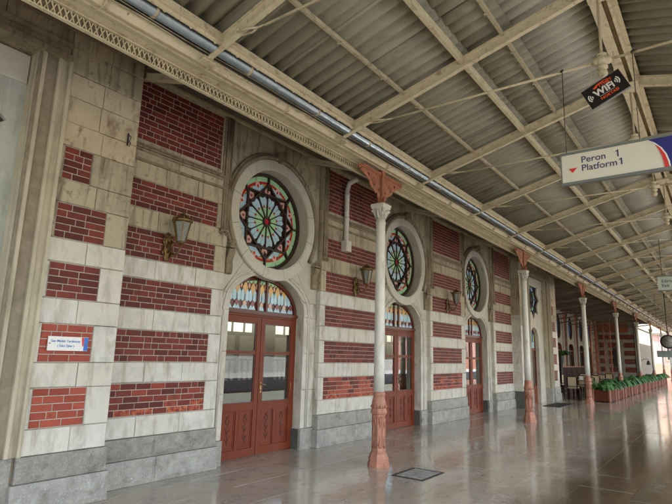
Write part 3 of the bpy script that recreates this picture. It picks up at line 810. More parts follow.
    # inner door reveals with dark plinth blocks
    for s, hx in ((1, HR), (-1, HL)):
        jb = []
        jw = hx - DA
        x0, x1 = (DA-.004, hx) if s > 0 else (-hx, -DA+.004)
        zs = (0.34, 0.98, 1.60, 2.22)
        for q in range(3):
            b_ = MB().cbox(x0, x1, YF-.001, YW+.03, zs[q]+.003, zs[q+1]-.003, .004); sub(b_, 'jamb_stone', 'marble')
        top = [(DA*.999, 2.223)] + [(DA*math.cos(t)+.001, DZ+DB*math.sin(t)) for t in [R(3)+R(17)*k/5 for k in range(6)]] + [(hx, 2.477), (hx, 2.223)]
        top = [(p[0]*s, p[1]) for p in top]
        b_ = MB().prism([ccw(top)], YF-.001, YW+.03); me4 = b_.mesh('jamb_stone', M['marble']); fix_normals(me4); link('jamb_stone', me4, pw)
        sub(MB().box(x0-(.015 if s > 0 else -.0), x1+(.0 if s > 0 else .015), YF-.02, YW+.03, 0.0, 0.335), 'jamb_plinth', 'granite_low')
        sub(MB().box(*( (DA-.03, DA-.005) if s > 0 else (-DA+.005, -DA+.03)), YF+.03, YW-.001, 0.0, 0.33), 'reveal_plinth', 'dark_granite')
    # raised ogee outline following the door arch
    og = MB()
    path = [(-1.0, .34), (-1.0, 2.10), (-.965, 2.16), (-1.0, 2.24)]
    arc = [(math.cos(t)*.975, DZ + .05 + math.sin(t)*.60) for t in [PI - R(10) - (PI/2 - R(32))*k/12 for k in range(13)]]
    half = path + [p for p in arc if p[0] < -.50] + [(-.47, 2.84), (-.40, 2.90), (-.30, 2.915), (0, 2.925)]
    full = half + [(-p[0], p[1]) for p in half[-2::-1]]
    og.tube([(p[0], YF-.006, p[1]) for p in full], .020, 6)
    og.tube([(p[0]*1.045, YF-.002, p[1]+(.045 if p[1] > 2.3 else 0)) for p in full], .009, 5)
    sub(og, 'ogee_moulding', 'marble')
    return pw

P0 = 6.22
p1 = portal(P0)
tmpl_rose = make_rose(station); tmpl_rose.location = Vector((P0, YW, ZC)) + OX
tmpl_fan = make_fanlight(station); tmpl_fan.location = Vector((P0, YW, DZ)) + OX
tmpl_door = make_door(station); tmpl_door.location = Vector((P0, YW+.0, 0)) + OX
for dx in (4.45, 8.9):
    for t in (p1, tmpl_rose, tmpl_fan, tmpl_door):
        c = copy_tree(t, station); c.location = t.location + Vector((dx, 0, 0))

# ---- end pavilions
def star_pts(r, n=8, k=0.70, rot=PI/2):
    pts = []
    for i in range(2*n):
        rr = r if i % 2 == 0 else r*k
        a = rot + i*PI/n; pts.append((rr*math.cos(a), rr*math.sin(a)))
    return pts

def pavilion(xc, first):
    yf = -0.30; h = 2.41
    base = Vector((xc, 0, 0)) + OX
    xl, xr = xc-h, xc+h
    yn = -0.06                                      # recessed niche face
    core.box(xl+.006, xc-1.21, yf+.03, 0.34, 0, 5.3); core.box(xc+1.21, xr-.006, yf+.03, 0.34, 0, 5.3)
    for s in (-1, 1):
        e0, e1 = (xl, xc-1.52) if s < 0 else (xc+1.52, xr)
        course(e0-.05, e1+.05, 0, Z['plm'], yf-.06, 1.0, 'granite_low', yf+.1, 'plinth_block')
        course(e0-.02, e1+.02, Z['plm'], Z['pl'], yf-.035, .9, 'granite', yf+.1, 'plinth_block')
        b0, b1 = (xl+.28, xl+.83) if s < 0 else (xr-.83, xr-.28)
        for z0, z1 in GAPS: course(e0, e1, z0, z1, yf, .5, None, yf+.1)
        for i, (nm, z0, z1) in enumerate(ROWS):
            q0, q1 = b0, b1
            if nm == 'A': q0, q1 = (b0+.24, b1) if s < 0 else (b0, b1-.24)
            block(e0, q0, z0, z1, yf, None, yf+.1); block(q1, e1, z0, z1, yf, None, yf+.1)
            bricks(q0, q1, z0, z1, 5, yf+.004, (0 if first else 6) + i*.1, 'brick_bright' if (nm in 'ED' and first) else 'brick')
        zz = Z['A1']
        for hgt in (0.27, 0.30, 0.28, 0.30, 0.393):
            course(e0, e1, zz, zz+hgt, yf, .42, 'cream_stone' if zz < 4.5 else 'beige', yf+.1); zz += hgt
        # stepped vertical mouldings between strip and niche
        mv = MB(); sg = s
        for (o0, o1, yy) in ((1.50, 1.535, yf-.03), (1.43, 1.50, yf+.012), (1.395, 1.43, yf-.005), (1.27, 1.395, yf+.035), (1.235, 1.27, yf+.005), (1.20, 1.235, yf+.07)):
            a, b = sorted((xc+sg*o0, xc+sg*o1)); mv.box(a, b, yy, 0.30, Z['pl'], 4.70)
        mo = part(mv, 'edge_moulding', M['beige_smooth'])
        pm = MB(); a, b = sorted((xc+sg*1.20, xc+sg*1.47)); pm.box(a, b, yf-.0, .3, 0, Z['pl']-.002); part(pm, 'plinth_block', M['granite'])
        # side face towards the lower wall
        if s < 0 and not first:
            zz = Z['pl']
            for hgt in [0.62, 0.64, 0.64, 0.64, 0.64, 0.66, 0.91]:
                mb = MB().box(xl-.004, xl+.02, yf+.004, .03, zz+.003, zz+hgt-.003); part(mb, 'stone_block', M['marble' if zz < 2.7 else 'beige']); zz += hgt
            part(MB().box(xl-.055, xl-.02, yf-.055, .03, 0.002, Z['pl']-.006), 'plinth_block', M['dark_granite'])
    # head of the niche
    hd = MB()
    for (z0, z1, yy) in ((4.70, 4.76, yf-.05), (4.76, 4.86, yf+.02), (4.86, 4.91, yf-.03)): hd.box(xc-1.515, xc+1.515, yy, .3, z0, z1)
    part(hd, 'niche_cornice', M['mould'])
    course(xc-1.52, xc+1.52, 4.912, 5.30, yf+.01, .7, 'beige', yf+.15)
    # niche face with star window and narrow door
    dh, ds, dr = .52, 2.30, .50
    outer = [(-1.2, 0.0), (-dh, 0.0)] + [(-p[0], p[1]) for p in arch_pts(dh, dr, ds, 14)] + [(dh, 0.0), (1.2, 0.0), (1.2, 4.70), (-1.2, 4.70)]
    SR, SZ = 1.06, 3.90
    star = [(p[0], p[1]+SZ) for p in star_pts(SR if first else .80, 8, .72)]
    mb = MB(); mb.prism([outer, star[::-1]], yn, .16)
    me = mb.mesh('niche_wall', M['slab'] if first else M['marble']); fix_normals(me); o = link('niche_wall', me, station); o.location = base
    # lighter lintel band with joints, at the head
    for k in range(3):
        x0 = -1.195 + k*.797; part(MB().cbox(x0+.002, x0+.793, yn-.03, yn+.02, 4.36, 4.69, .01), 'stone_block', M['portal'], station, (xc, 0, 0))
    sf = MB(); r_ = SR if first else .80
    sf.prism([[(p[0], p[1]) for p in star_pts(r_+.002, 8, .72)], [(p[0], p[1]) for p in star_pts(r_-.07, 8, .72)][::-1]], yn+.05, yn+.12)
    for k in range(8):
        a = PI/2 + k*PI/4; sf.obox((0, yn+.09, 0), ((r_-.06)*math.cos(a), yn+.09, (r_-.06)*math.sin(a)), .03, .04, (0,1,0))
    sf.tube([(.30*math.cos(t*PI/12), yn+.08, .30*math.sin(t*PI/12)) for t in range(24)], .02, 6, closed=True)
    me = sf.mesh('star_window', M['oldframe']); fix_normals(me); sw = link('star_window', me, station); sw.location = base + Vector((0, 0, SZ))
    for k in range(8):
        a = PI/2 + k*PI/4; m1 = a + PI/8
        for (c0, c1, mt) in ((.31, .48, 'g_deep'), (.49, .62, 'g_blue' if k % 2 else 'g_green')):
            poly = [(c0*r_*math.cos(a+.05), c0*r_*math.sin(a+.05)), (c1*r_*math.cos(a+.05), c1*r_*math.sin(a+.05)), (c1*r_*math.cos(m1+.33), c1*r_*math.sin(m1+.33)), (c0*r_*math.cos(m1+.33), c0*r_*math.sin(m1+.33))]
            MB().prism([ccw(poly)], yn+.09, yn+.10).build('glass_piece', M[mt], sw)
        poly = [(.64*r_*math.cos(a-.28), .64*r_*math.sin(a-.28)), (.90*r_*math.cos(a), .90*r_*math.sin(a)), (.64*r_*math.cos(a+.28), .64*r_*math.sin(a+.28))]
        MB().prism([ccw(poly)], yn+.09, yn+.10).build('glass_piece', M['oldframe' if first else 'g_deep'], sw)
    # the narrow door
    dr_ = MB()
    dr_.box(-dh, dh, yn+.13, yn+.17, 0.0, .62); dr_.box(-dh, dh, yn+.12, yn+.18, 1.93, 2.02)
    for x in (-dh, -.03, dh-.07): dr_.box(x, x+.07, yn+.125, yn+.18, .621, 1.929)
    dr_.prism([arch_pts(dh, dr, ds, 14) + arch_pts(dh-.06, dr-.06, ds, 14)[::-1]], yn+.13, yn+.18)
    for x in (-dh, dh-.06): dr_.box(x, x+.06, yn+.13, yn+.18, 2.021, 2.30)
    dr_.box(-.02, .02, yn+.13, yn+.17, 2.021, 2.75)
    me = dr_.mesh('door', M['door']); fix_normals(me); dd = link('door', me, station); dd.location = base
    MB().box(-dh+.06, dh-.06, yn+.145, yn+.15, .622, 1.928).build('glass_pane', M['glass'], dd)
    for k in range(6):
        x = -.44 + k*.15
        zt = 2.28 + dr*math.sqrt(max(0, 1-((abs(x+.065))/dh)**2))-.07
        MB().box(x, x+.13, yn+.15, yn+.16, 2.03, 2.26).build('glass_piece', M['g_blue'], dd)
        MB().box(x, x+.13, yn+.15, yn+.16, 2.27, max(2.3, zt)).build('glass_piece', M['g_green' if k % 2 else 'g_deep'], dd)
pavilion(0.92, True)
pavilion(20.52, False)
part(core, 'wall_core', M['joint'])

# bricks: the 300 that show largest are parts of their own, the rest is one mesh per colour
brick_list.sort(key=lambda b: (b[6], b[0]))
unit = {k: MB().cbox(-.5, .5, 0, .03, -.5, .5, .0).mesh('brick', M[k]) for k in ('brick', 'brick_bright', 'brick_orange')}
def brick_unit(k, w, h):
    key = (k, round(w, 3), round(h, 3))
    if key not in unit:
        unit[key] = MB().cbox(-w/2, w/2, 0, .03, -h/2, h/2, .0035).mesh('brick', M[k])
    return unit[key]
vis = [b for b in brick_list if not (b[6] < 1 and b[0] < 1.8)]
hid = [b for b in brick_list if (b[6] < 1 and b[0] < 1.8)]
rb = {k: MB() for k in ('brick', 'brick_bright', 'brick_orange')}
for i, (x, z, w, h, y_, k, pr) in enumerate(vis + hid):
    if i < 300:
        o = link('brick', brick_unit(k, w, h), station)
        o.location = Vector((x+w/2, y_, z+h/2)) + OX
        o.rotation_euler = (random.uniform(-.006,.006), random.uniform(-.004,.004), random.uniform(-.006,.006))
    else:
        rb[k].cbox(x, x+w, y_, y_+.03, z, z+h, .0035)
allb = MB(); mats_idx = []
for n_, k in enumerate(('brick', 'brick_bright', 'brick_orange')):
    allb.add(rb[k].v, rb[k].f); mats_idx += [n_] * len(rb[k].f)
ob = allb.build('brick', M['brick'], station); ob.location = OX; ob['kind'] = 'stuff'
ob.data.materials.append(M['brick_bright']); ob.data.materials.append(M['brick_orange'])
ob.data.polygons.foreach_set('material_index', mats_idx)

# ---- the hall behind the doors
part(MB().box(-3, 23.2, -.25, 7.4, 5.56, 5.75), 'roof', M['concrete'])
sh = MB()
sh.box(-2, 23, .345, 7.2, -.2, -.01)
hall_floor = part(sh, 'hall_floor', M['interior_floor'])
sh = MB(); sh.box(-2, 23, .36, 7.2, 5.31, 5.55); sh.box(-1.99, -1.7, .36, 7, 0, 5.3); sh.box(22.6, 22.9, -.25, 7, 0, 5.3)
part(sh, 'hall_ceiling', M['plaster'])
openings = [P0 + 4.45*k + o for k in range(-1, 4) for o in (-.2, 2.0)]
bw = MB(); x = -2.0
for xo in sorted(openings):
    if xo-.8 > x: bw.box(x, xo-.8, 5.4, 5.65, 0, 5.3)
    bw.box(xo-.799, xo+.799, 5.4, 5.65, 3.6, 5.3); x = xo+.8
bw.box(x, 23, 5.4, 5.65, 0, 5.3)
part(bw, 'hall_back_wall', M['plaster'])
for xo in openings:
    w = MB()
    w.box(-.8, -.68, -.04, .05, 0, 3.6); w.box(.68, .8, -.04, .05, 0, 3.6); w.box(-.679, .679, -.04, .05, 3.48, 3.6)
    w.box(-.679, .679, -.03, .04, 0, .80); w.box(-.679, .679, -.03, .04, 2.05, 2.16); w.box(-.06, .06, -.03, .04, .801, 2.049)
    for q in (-.46, -.24, .24, .46): w.box(q-.022, q+.022, -.02, .03, .801, 1.35)
    w.box(-.679, -.061, -.02, .03, 1.351, 1.40); w.box(.061, .679, -.02, .03, 1.351, 1.40)
    for q in (-.23, .23): w.box(q-.02, q+.02, -.02, .03, 2.161, 3.479)
    wd = part(w, 'hall_door', M['door'], station, (xo, 5.38, 0))
    MB().box(-.67, .67, .05, .055, .80, 2.05).build('curtain', M['frost'], wd)

# ------------------------------------------------------------------ things on the wall
def lantern(x, label):
    root = empty('wall_lantern', (x, 0, 2.74))
    tag(root, label, 'lantern', 'bronze wall lanterns on the brick piers')
    bp = MB()
    bp.lathe([(.0, 0), (.03, .01), (.045, .05), (.03, .09), (.055, .14), (.06, .22), (.045, .30), (.055, .34), (.03, .38), (.0, .40)], (0, -.012, 0), 12, sy=.35)
    for s in (-1, 1):
        bp.tube([(s*(.055+.02*math.sin(t*.9)), -.02, .08+.022*t) for t in range(12)], [.012+.006*(t % 3) for t in range(12)], 5)
    bp.build('back_plate', M['bronze'], root)
    am = MB()
    am.tube([(0, -.02, .26), (0, -.06, .22), (0, -.08, .14), (.01, -.13, .09), (.02, -.20, .09), (.03, -.24, .14), (.03, -.25, .22)], [.02,.022,.018,.018,.02,.016,.014], 8)
    am.tube([(0, -.03, .12), (0, -.08, .16), (.01, -.12, .12), (.01, -.10, .06), (0, -.05, .05)], [.012,.014,.012,.010,.008], 6)
    am.build('arm', M['bronze'], root)
    c = (.03, -.25, .22)
    n = 6
    fr = MB()
    fr.lathe([(.02, 0), (.05, .01), (.062, .03), (.055, .035)], c, n, False)
    fr.lathe([(.118, .285), (.135, .30), (.138, .315), (.10, .345), (.07, .375), (.035, .40), (.03, .41), (.0, .42)], c, 12, False)
    for k in range(n):
        a = 2*PI*k/n
        fr.obox((c[0]+.060*math.cos(a), c[1]+.060*math.sin(a), c[2]+.03), (c[0]+.118*math.cos(a), c[1]+.118*math.sin(a), c[2]+.29), .014, .014)
        fr.lathe([(.0, -.02), (.012, 0), (.004, .03), (0, .035)], (c[0]+.135*math.cos(a), c[1]+.135*math.sin(a), c[2]+.33), 6)
    fr.build('lantern_frame', M['bronze'], root)
    gl = MB(); gl.lathe([(.055, .035), (.110, .285)], c, n, False); gl.build('lamp_glass', M['lampglass'], root)
lantern(4.09, 'aged bronze lantern between the white office plaque and the nearest red door')
lantern(8.53, 'aged bronze lantern on the second striped pier, beside the white downpipe')
lantern(12.86, 'small looking bronze lantern on the third pier, between the second and third red doors')

pq = MB().box(0, .42, -.012, 0, 0, .145)
plaque = pq.build('wall_plaque', M['white'], None, (2.57, -.312, 1.56))
tag(plaque, 'white office plaque with blue text and blue end on the left brick strip', 'plaque')
MB().box(.375, .418, -.0150, -.0122, .003, .142).build('blue_band', M['plaqueblue'], plaque)
rp = MB(); rp.prism([[(.345, .142), (.352, .09), (.360, .05), (.372, .05), (.372, .142)]], -.0148, -.0123); rp.build('red_flash', M['signred'], plaque)
for k, (t, sz, x, z) in enumerate((("Gar Müdür Yardımcısı", .034, .180, .088), ("( İdari İşler )", .032, .185, .040))):
    me = text_mesh(t, sz, M['plaqueink'], align='CENTER', bold=.0008); o = link('lettering', me, plaque, (x, -.0125, z)); o.rotation_euler = (R(90), 0, 0)
for (x) in (.018, .398):
    sc_ = MB(); sc_.tube([(x, -.0125, .073), (x, -.019, .073)], .007, 8); sc_.build('screw', M['brass'], plaque)

# downpipe beside the first column
dp = empty('downpipe', (8.10, -.06, 3.6)); tag(dp, 'white downpipe ending in a small box on the second striped pier', 'downpipe')
MB().tube([(0, 0, .18), (0, 0, 1.22), (0, -.05, 1.36), (0, -.25, 1.42)], .048, 12).build('pipe', M['column'], dp)
MB().box(-.085, .085, -.07, .058, -.03, .178).build('outlet_box', M['column'], dp)
q = MB(); q.tube([(0, 0, .62), (0, 0, .66)], .056, 12); q.tube([(0, 0, 1.1), (0, 0, 1.14)], .056, 12); q.build('pipe_collar', M['column'], dp)

hk = MB()
for q in range(2): hk.tube([(0, 0, .02+q*.10), (0, -.05, .02+q*.10), (.012, -.07, .0+q*.10), (0, -.075, -.05+q*.10), (0, -.05, -.07+q*.10)], [.008,.008,.008,.007,.005], 5)
hk.box(-.012, .012, -.012, 0, -.04, .17)
for k, (x, yy, z, lb) in enumerate(((3.20, -.302, 4.02, 'rusty iron hook on the left strip, above the small top brick panel'), (5.06, -.002, 4.06, 'rusty iron hook at the right end of the moulded band, beside the first round window'), (9.52, -.002, 4.06, 'rusty iron hook on the second pier, beside the second round window'))):
    o = hk.build('wall_hook', M['iron'], None, (x, yy, z)) if k == 0 else hk0.copy()
    if k == 0: hk0 = o
    else: col.objects.link(o); o.location = (x, yy, z)
    o.scale = (.75, .75, .75)
    tag(o, lb, 'hook', 'iron hooks on the facade')
# ------------------------------------------------------------------ iron columns
CY = -1.578
def column_proto():
    root = empty('iron_column', (0, CY, 0))
    b = MB(); o8 = PI/8
    b.lathe([(.30, 0), (.30, .05), (.272, .07), (.272, .12), (.245, .145), (.232, .18), (.20, .205), (.195, .26)], (0,0,0), 8, False, o8)
    b.lathe([(.185, .24), (.172, .30), (.172, .68), (.19, .735), (.215, .745), (.222, .775), (.205, .80), (.195, .83)], (0,0,0), 8, False, o8)
    b.lathe([(.195, .825), (.20, .87), (.19, .91), (.172, .95), (.160, .985), (.168, 1.0), (.175, 1.02), (.165, 1.045), (.158, 1.06)], (0,0,0), 24, True)
    b.build('pedestal', M['terracotta'], root)
    d = MB()
    for k in range(8):
        a = o8 + k*PI/4
        d.obox((.176*math.cos(a), .176*math.sin(a), .27), (.176*math.cos(a), .176*math.sin(a), .71), .026, .026, (math.cos(a), math.sin(a), 0))
        a2 = k*PI/4; r0 = .164
        def P3(r, t, z): return (r*math.cos(a2) - t*math.sin(a2), r*math.sin(a2) + t*math.cos(a2), z)
        d.tube([P3(r0, 0, .69), P3(r0+.012, 0, .62), P3(r0, 0, .55)], [.03, .018, .004], 6)
        for s in (-1, 1):
            d.tube([P3(r0, s*.02, .70), P3(r0+.01, s*.038, .66), P3(r0, s*.03, .60)], [.012, .016, .003], 5)
            d.tube([P3(r0+.01, s*.01, .27), P3(r0+.014, s*.03, .31), P3(r0+.004, s*.02, .37)], [.018, .016, .003], 5)
        d.tube([P3(r0+.01, 0, .26), P3(r0+.012, 0, .34), P3(r0, 0, .43)], [.022, .018, .003], 6)
        d.lathe([(0, -.02), (.024, 0), (.014, .022), (0, .03)], P3(.213, 0, .845), 6)
    d.build('cast_ornament', M['terracotta'], root)
    s = MB(); s.lathe([(.150, 1.055), (.148, 1.5), (.142, 2.6), (.132, 3.66), (.150, 3.68), (.150, 3.70), (.134, 3.715), (.134, 3.76)], (0,0,0), 28)
    s.build('shaft', M['column'], root)
    c = MB()
    c.lathe([(.13, 3.755), (.14, 3.80), (.17, 3.86), (.215, 3.905), (.24, 3.92)], (0,0,0), 16)
    c.lathe([(.300, 3.915), (.325, 3.935), (.325, 3.955), (.345, 3.965), (.345, 3.985), (.33, 3.995)], (0,0,0), 4, False, PI/4)
    for k in range(4):
        a = PI/4 + k*PI/2; cs, sn = math.cos(a), math.sin(a)
        c.tube([(cs*.15, sn*.15, 3.78), (cs*.20, sn*.20, 3.84), (cs*.27, sn*.27, 3.895), (cs*.295, sn*.295, 3.88), (cs*.275, sn*.275, 3.86)], [.03, .032, .028, .022, .014], 7)
        a = k*PI/2; cs, sn = math.cos(a), math.sin(a)
        c.tube([(cs*.14, sn*.14, 3.76), (cs*.175, sn*.175, 3.83), (cs*.215, sn*.215, 3.87), (cs*.20, sn*.20, 3.90)], [.035, .045, .03, .012], 7)
        for w in (-.09, .09):
            c.tube([(cs*.16-sn*w, sn*.16+cs*w, 3.80), (cs*.20-sn*w*1.2, sn*.20+cs*w*1.2, 3.87), (cs*.225-sn*w*1.3, sn*.225+cs*w*1.3, 3.90)], [.02, .026, .012], 6)
    c.build('capital', M['column'], root)
    # iron bracket
    p = MB()
    p.lathe([(.085, 3.99), (.11, 4.0), (.075, 4.06), (.065, 4.12)], (0,0,0), 4, False, PI/4)
    p.box(-.058, .058, -.07, .07, 4.10, 4.555); p.box(-.075, .075, -.09, .09, 4.45, 4.50)
    p.tube([(0, -.075, 4.02), (0, -.10, 4.07), (0, -.075, 4.13)], [.02, .04, .012], 6)
    p.build('bracket_post', M['terracotta_dark'], root)
    def spandrel(s):
        cx, cz, cr = .245, 4.335, .088
        prof = [(.058, 4.03), (.085, 4.10), (.10, 4.17), (.135, 4.185), (.165, 4.17), (.19, 4.20), (.27, 4.235), (.33, 4.285), (.335, 4.33), (.375, 4.33), (.46, 4.395), (.55, 4.42), (.60, 4.44), (.60, 4.462), (.058, 4.462)]
        hole = [(cx+cr*math.cos(2*PI*k/20), cz+cr*math.sin(2*PI*k/20)) for k in range(20)]
        h2 = [(.085, 4.12), (.105, 4.20), (.13, 4.21), (.085, 4.26)]; h3 = [(.38, 4.36), (.44, 4.42), (.37, 4.43)]
        mk = lambda L: [(s*x, z) for x, z in L]
        sp = MB(); sp.prism([ccw(mk(prof)), ccw(mk(hole))[::-1], ccw(mk(h2))[::-1], ccw(mk(h3))[::-1]], -.022, .022)
        sp.tube([(s*(cx+cr*math.cos(2*PI*k/20)), 0, cz+cr*math.sin(2*PI*k/20)) for k in range(20)], .03, 6, closed=True)
        for k in range(3):
            a = k*PI/3 + PI/6; sp.obox((s*(cx+cr*math.cos(a)), 0, cz+cr*math.sin(a)), (s*(cx-cr*math.cos(a)), 0, cz-cr*math.sin(a)), .014, .02, (0,1,0))
        sp.tube([(s*(cx+.045*math.cos(2*PI*k/12)), 0, cz+.045*math.sin(2*PI*k/12)) for k in range(12)], .009, 5, closed=True)
        sp.tube([(s*x, 0, z) for x, z in prof[1:13]], .028, 6)
        sp.box(min(s*.059, s*.64), max(s*.059, s*.64), -.05, .05, 4.463, 4.485); sp.box(min(s*.059, s*.60), max(s*.059, s*.60), -.065, .065, 4.486, 4.512)
        sp.tube([(s*(.63+.035*math.cos(t*.7)*(1-t/14)), 0, 4.475+.035*math.sin(t*.7)*(1-t/14)) for t in range(12)], .018, 6)
        me = sp.mesh('bracket_arm', M['terracotta_dark']); fix_normals(me); link('bracket_arm', me, root)
    spandrel(1); spandrel(-1)
    for o in root.children:
        kx, ky = (1, .7) if o.name.startswith('bracket_arm') else (.68, .7) if o.name.startswith('bracket_post') else (.50, .50) if o.name.startswith('capital') else (.55, .55)
        for v in o.data.vertices: v.co.x *= kx; v.co.y *= ky
        o.data.update()
    return root
cl = ['nearest white iron column on a salmon base, between the first and second red doors',
      'white iron column on a salmon base standing before the end pavilion with the star window',
      'white iron column beside the cream chairs and the first planter',
      'white iron column rising behind the third and fourth planters',
      'white iron column rising behind the middle of the planter row, before the far brick pavilion',
      'white iron column rising near the end of the planter row, beside the bright pink wall',
      'thin distant white column just beyond the end of the planter row',
      'farthest white iron column, seen smallest against the pink building']
cproto = column_proto()
for k in range(8):
    o = cproto if k == 0 else copy_tree(cproto)
    o.location = (6.928 + 7.4455*k, CY, 0); o.rotation_euler = (0, 0, 0)
    tag(o, cl[k], 'column', 'iron columns along the platform')

# ------------------------------------------------------------------ the canopy
canopy = empty('platform_canopy', (30, -5.1, 5.46))
tag(canopy, 'long gabled platform canopy of corrugated sheets on cream painted steel', 'canopy')
OC = Vector((-30, 5.1, -5.46))
def cpart(mb, name, mat, loc=(0,0,0)):
    o = mb.build(name, mat, canopy); o.location = Vector(loc) + OC; return o
S = .27
XA, XB = -4.0, 62.0
def zr(y): return 4.6 + S*(-1.9 - y) if y > -5.1 else 4.6 + S*(-1.9+5.1) - S*(-5.1 - y)
# rafters: I section from the gutter side up to the ridge
def ibeam(mb, p, q, w, h, t=.014):
    mb.obox(p, q, w, t); off = Vector((0, 0, h))
    mb.obox(Vector(p)+off*.5, Vector(q)+off*.5, t*.8, h-t*1.2); mb.obox(Vector(p)+off, Vector(q)+off, w, t)
rk = []
RX = [3.12 + 2.39*k for k in range(-2, 25)]
r1 = MB(); ibeam(r1, (0, -1.74, zr(-1.74)), (0, -4.998, zr(-4.998)), .060, .13); m_r1 = r1.mesh('rafter', M['cream'])
r2 = MB(); ibeam(r2, (0, -5.16, zr(-5.16)), (0, -8.5, zr(-8.5)), .070, .13); m_r2 = r2.mesh('rafter', M['cream'])
tie = MB()
tie.tube([(0, -2.62, 4.66), (0, -5.02, 4.64)], .014, 6); tie.tube([(0, -5.20, 4.64), (0, -7.6, 4.66)], .014, 6)
for s, yy in ((1, -2.62), (-1, -7.58)):
    tie.tube([(0, yy, 4.66), (0, yy+s*.10, 4.67), (-.035, yy+s*.2, 4.68), (-.035, yy+s*.35, 4.70)], .012, 6)
    tie.tube([(0, yy, 4.66), (0, yy+s*.10, 4.67), (.035, yy+s*.2, 4.68), (.035, yy+s*.35, 4.70)], .012, 6)
    tie.tube([(-.05, yy+s*.34, 4.72), (.05, yy+s*.34, 4.72)], .018, 6)
m_tie = tie.mesh('tie_rod', M['cream'])
kg = MB()
kg.lathe([(.0, 4.46), (.035, 4.47), (.048, 4.50), (.040, 4.53), (.025, 4.545), (.052, 4.56), (.052, 4.58), (.038, 4.59), (.055, 4.61), (.060, 4.64), (.055, 4.67), (.04, 4.69), (.052, 4.70), (.052, 4.715), (.02, 4.73), (.013, 4.76), (.013, 5.36)], (0, -5.11, 0), 12)
kg.tube([(0, -5.02, 4.64), (0, -5.04, 4.64), (0, -5.18, 4.64), (0, -5.20, 4.64)], [.02, .045, .045, .02], 8)
m_kg = kg.mesh('king_rod', M['cream'])
sh_ = MB()
sh_.box(-.055, .055, -.03, .03, -.05, .13); sh_.box(-.075, .075, -.05, .05, -.065, -.05)
sh_.tube([(-.5, .03, .02), (-.3, .02, .06), (-.06, 0, .02)], .012, 5); sh_.tube([(.5, .03, .02), (.3, .02, .06), (.06, 0, .02)], .012, 5)
m_sh = sh_.mesh('rafter_shoe', M['cream'])
for x in RX:
    for me, nm in ((m_r1, 'rafter'), (m_r2, 'rafter'), (m_tie, 'tie_rod'), (m_kg, 'king_rod')):
        o = link(nm, me, canopy); o.location = Vector((x, 0, 0)) + OC
    o = link('rafter_shoe', m_sh, canopy); o.location = Vector((x, -1.79, 4.60)) + OC
# purlins above the rafters
for (yy, w, h, mt) in ((-2.78, .034, .05, 'cream_dull'), (-3.60, .034, .10, 'cream'), (-4.10, .034, .05, 'cream_dull'), (-6.1, .034, .05, 'cream_dull'), (-6.6, .034, .10, 'cream'), (-7.4, .034, .05, 'cream_dull'), (-8.45, .09, .12, 'cream')):
    z = zr(yy) + (.16 - h)
    b = MB(); b.box(XA, XB, yy-w/2, yy+w/2, z, z+h)
    if h > .09: b.box(XA, XB, yy-.024, yy+.024, z-.010, z-.001)
    if h < .06:
        for x in [XA + .9*k for k in range(int((XB-XA)/.9))]: b.box(x-.012, x+.012, yy-.032, yy+.032, z-.012, z-.001)
    cpart(b, 'purlin', M[mt])
rd = MB()
for yy, w in ((-5.06, .115), (-5.185, .032)):
    rd.box(XA, XB, yy-w/2, yy+w/2, 5.445, 5.458); rd.box(XA, XB, yy-.008, yy+.008, 5.459, 5.60)
rd.box(XA, XB, -5.10, -5.09, 5.47, 5.598); rd.box(XA, XB, -5.24, -4.98, 5.604, 5.614)
cpart(rd, 'ridge_beam', M['cream'])
cap = MB(); cap.obox((XA, -4.93, 5.70), (XB, -4.93, 5.70), .36, .01, (0, .27, 1)); cap.obox((XA, -5.28, 5.70), (XB, -5.28, 5.70), .36, .01, (0, -.27, 1)); cpart(cap, 'ridge_cap', M['zinc'])
rp_ = MB()
for x in RX:
    rp_.box(x-.16, x+.16, -5.22, -5.0, 5.425, 5.443)
    for dx in (-.1, .1):
        for yy in (-5.18, -5.04): rp_.lathe([(.012, -.012), (.014, 0)], (x+dx, yy, 5.425), 6)
cpart(rp_, 'ridge_plate', M['cream'])
# corrugated sheets, five waves each, lapping one over the other
PITCH = .176
def sheet_mesh(y0, y1, mat, name='corrugated_sheet'):
    n = 40; W_ = PITCH*5.35
    vs = []; fs = []
    for th in (0, 1):
        for j, yy in enumerate((y0, y1)):
            for i in range(n+1):
                x = W_*i/n
                vs.append((x, yy, .033*math.cos(2*PI*x/PITCH) + th*.007))
    m = n+1
    for i in range(n):
        fs.append((i, i+1, m+i+1, m+i)); fs.append((2*m+i, 3*m+i, 3*m+i+1, 2*m+i+1))
    for i in range(n):
        fs.append((i, 2*m+i, 2*m+i+1, i+1)); fs.append((m+i, m+i+1, 3*m+i+1, 3*m+i))
    fs += [(0, m, 3*m, 2*m), (n, 2*m+n, 3*m+n, m+n)]
    mb = MB(); mb.add(vs, fs, True)
    return mb.mesh(name, mat)
rows = [(-1.93, -3.66, 'sheet', .0), (-3.57, -4.20, 'sheet', .008), (-4.06, -5.04, 'sheet_light', .024), (-5.18, -6.7, 'sheet', .024), (-6.6, -8.7, 'sheet', .010)]
ns = int((XB - XA) / (PITCH*5))
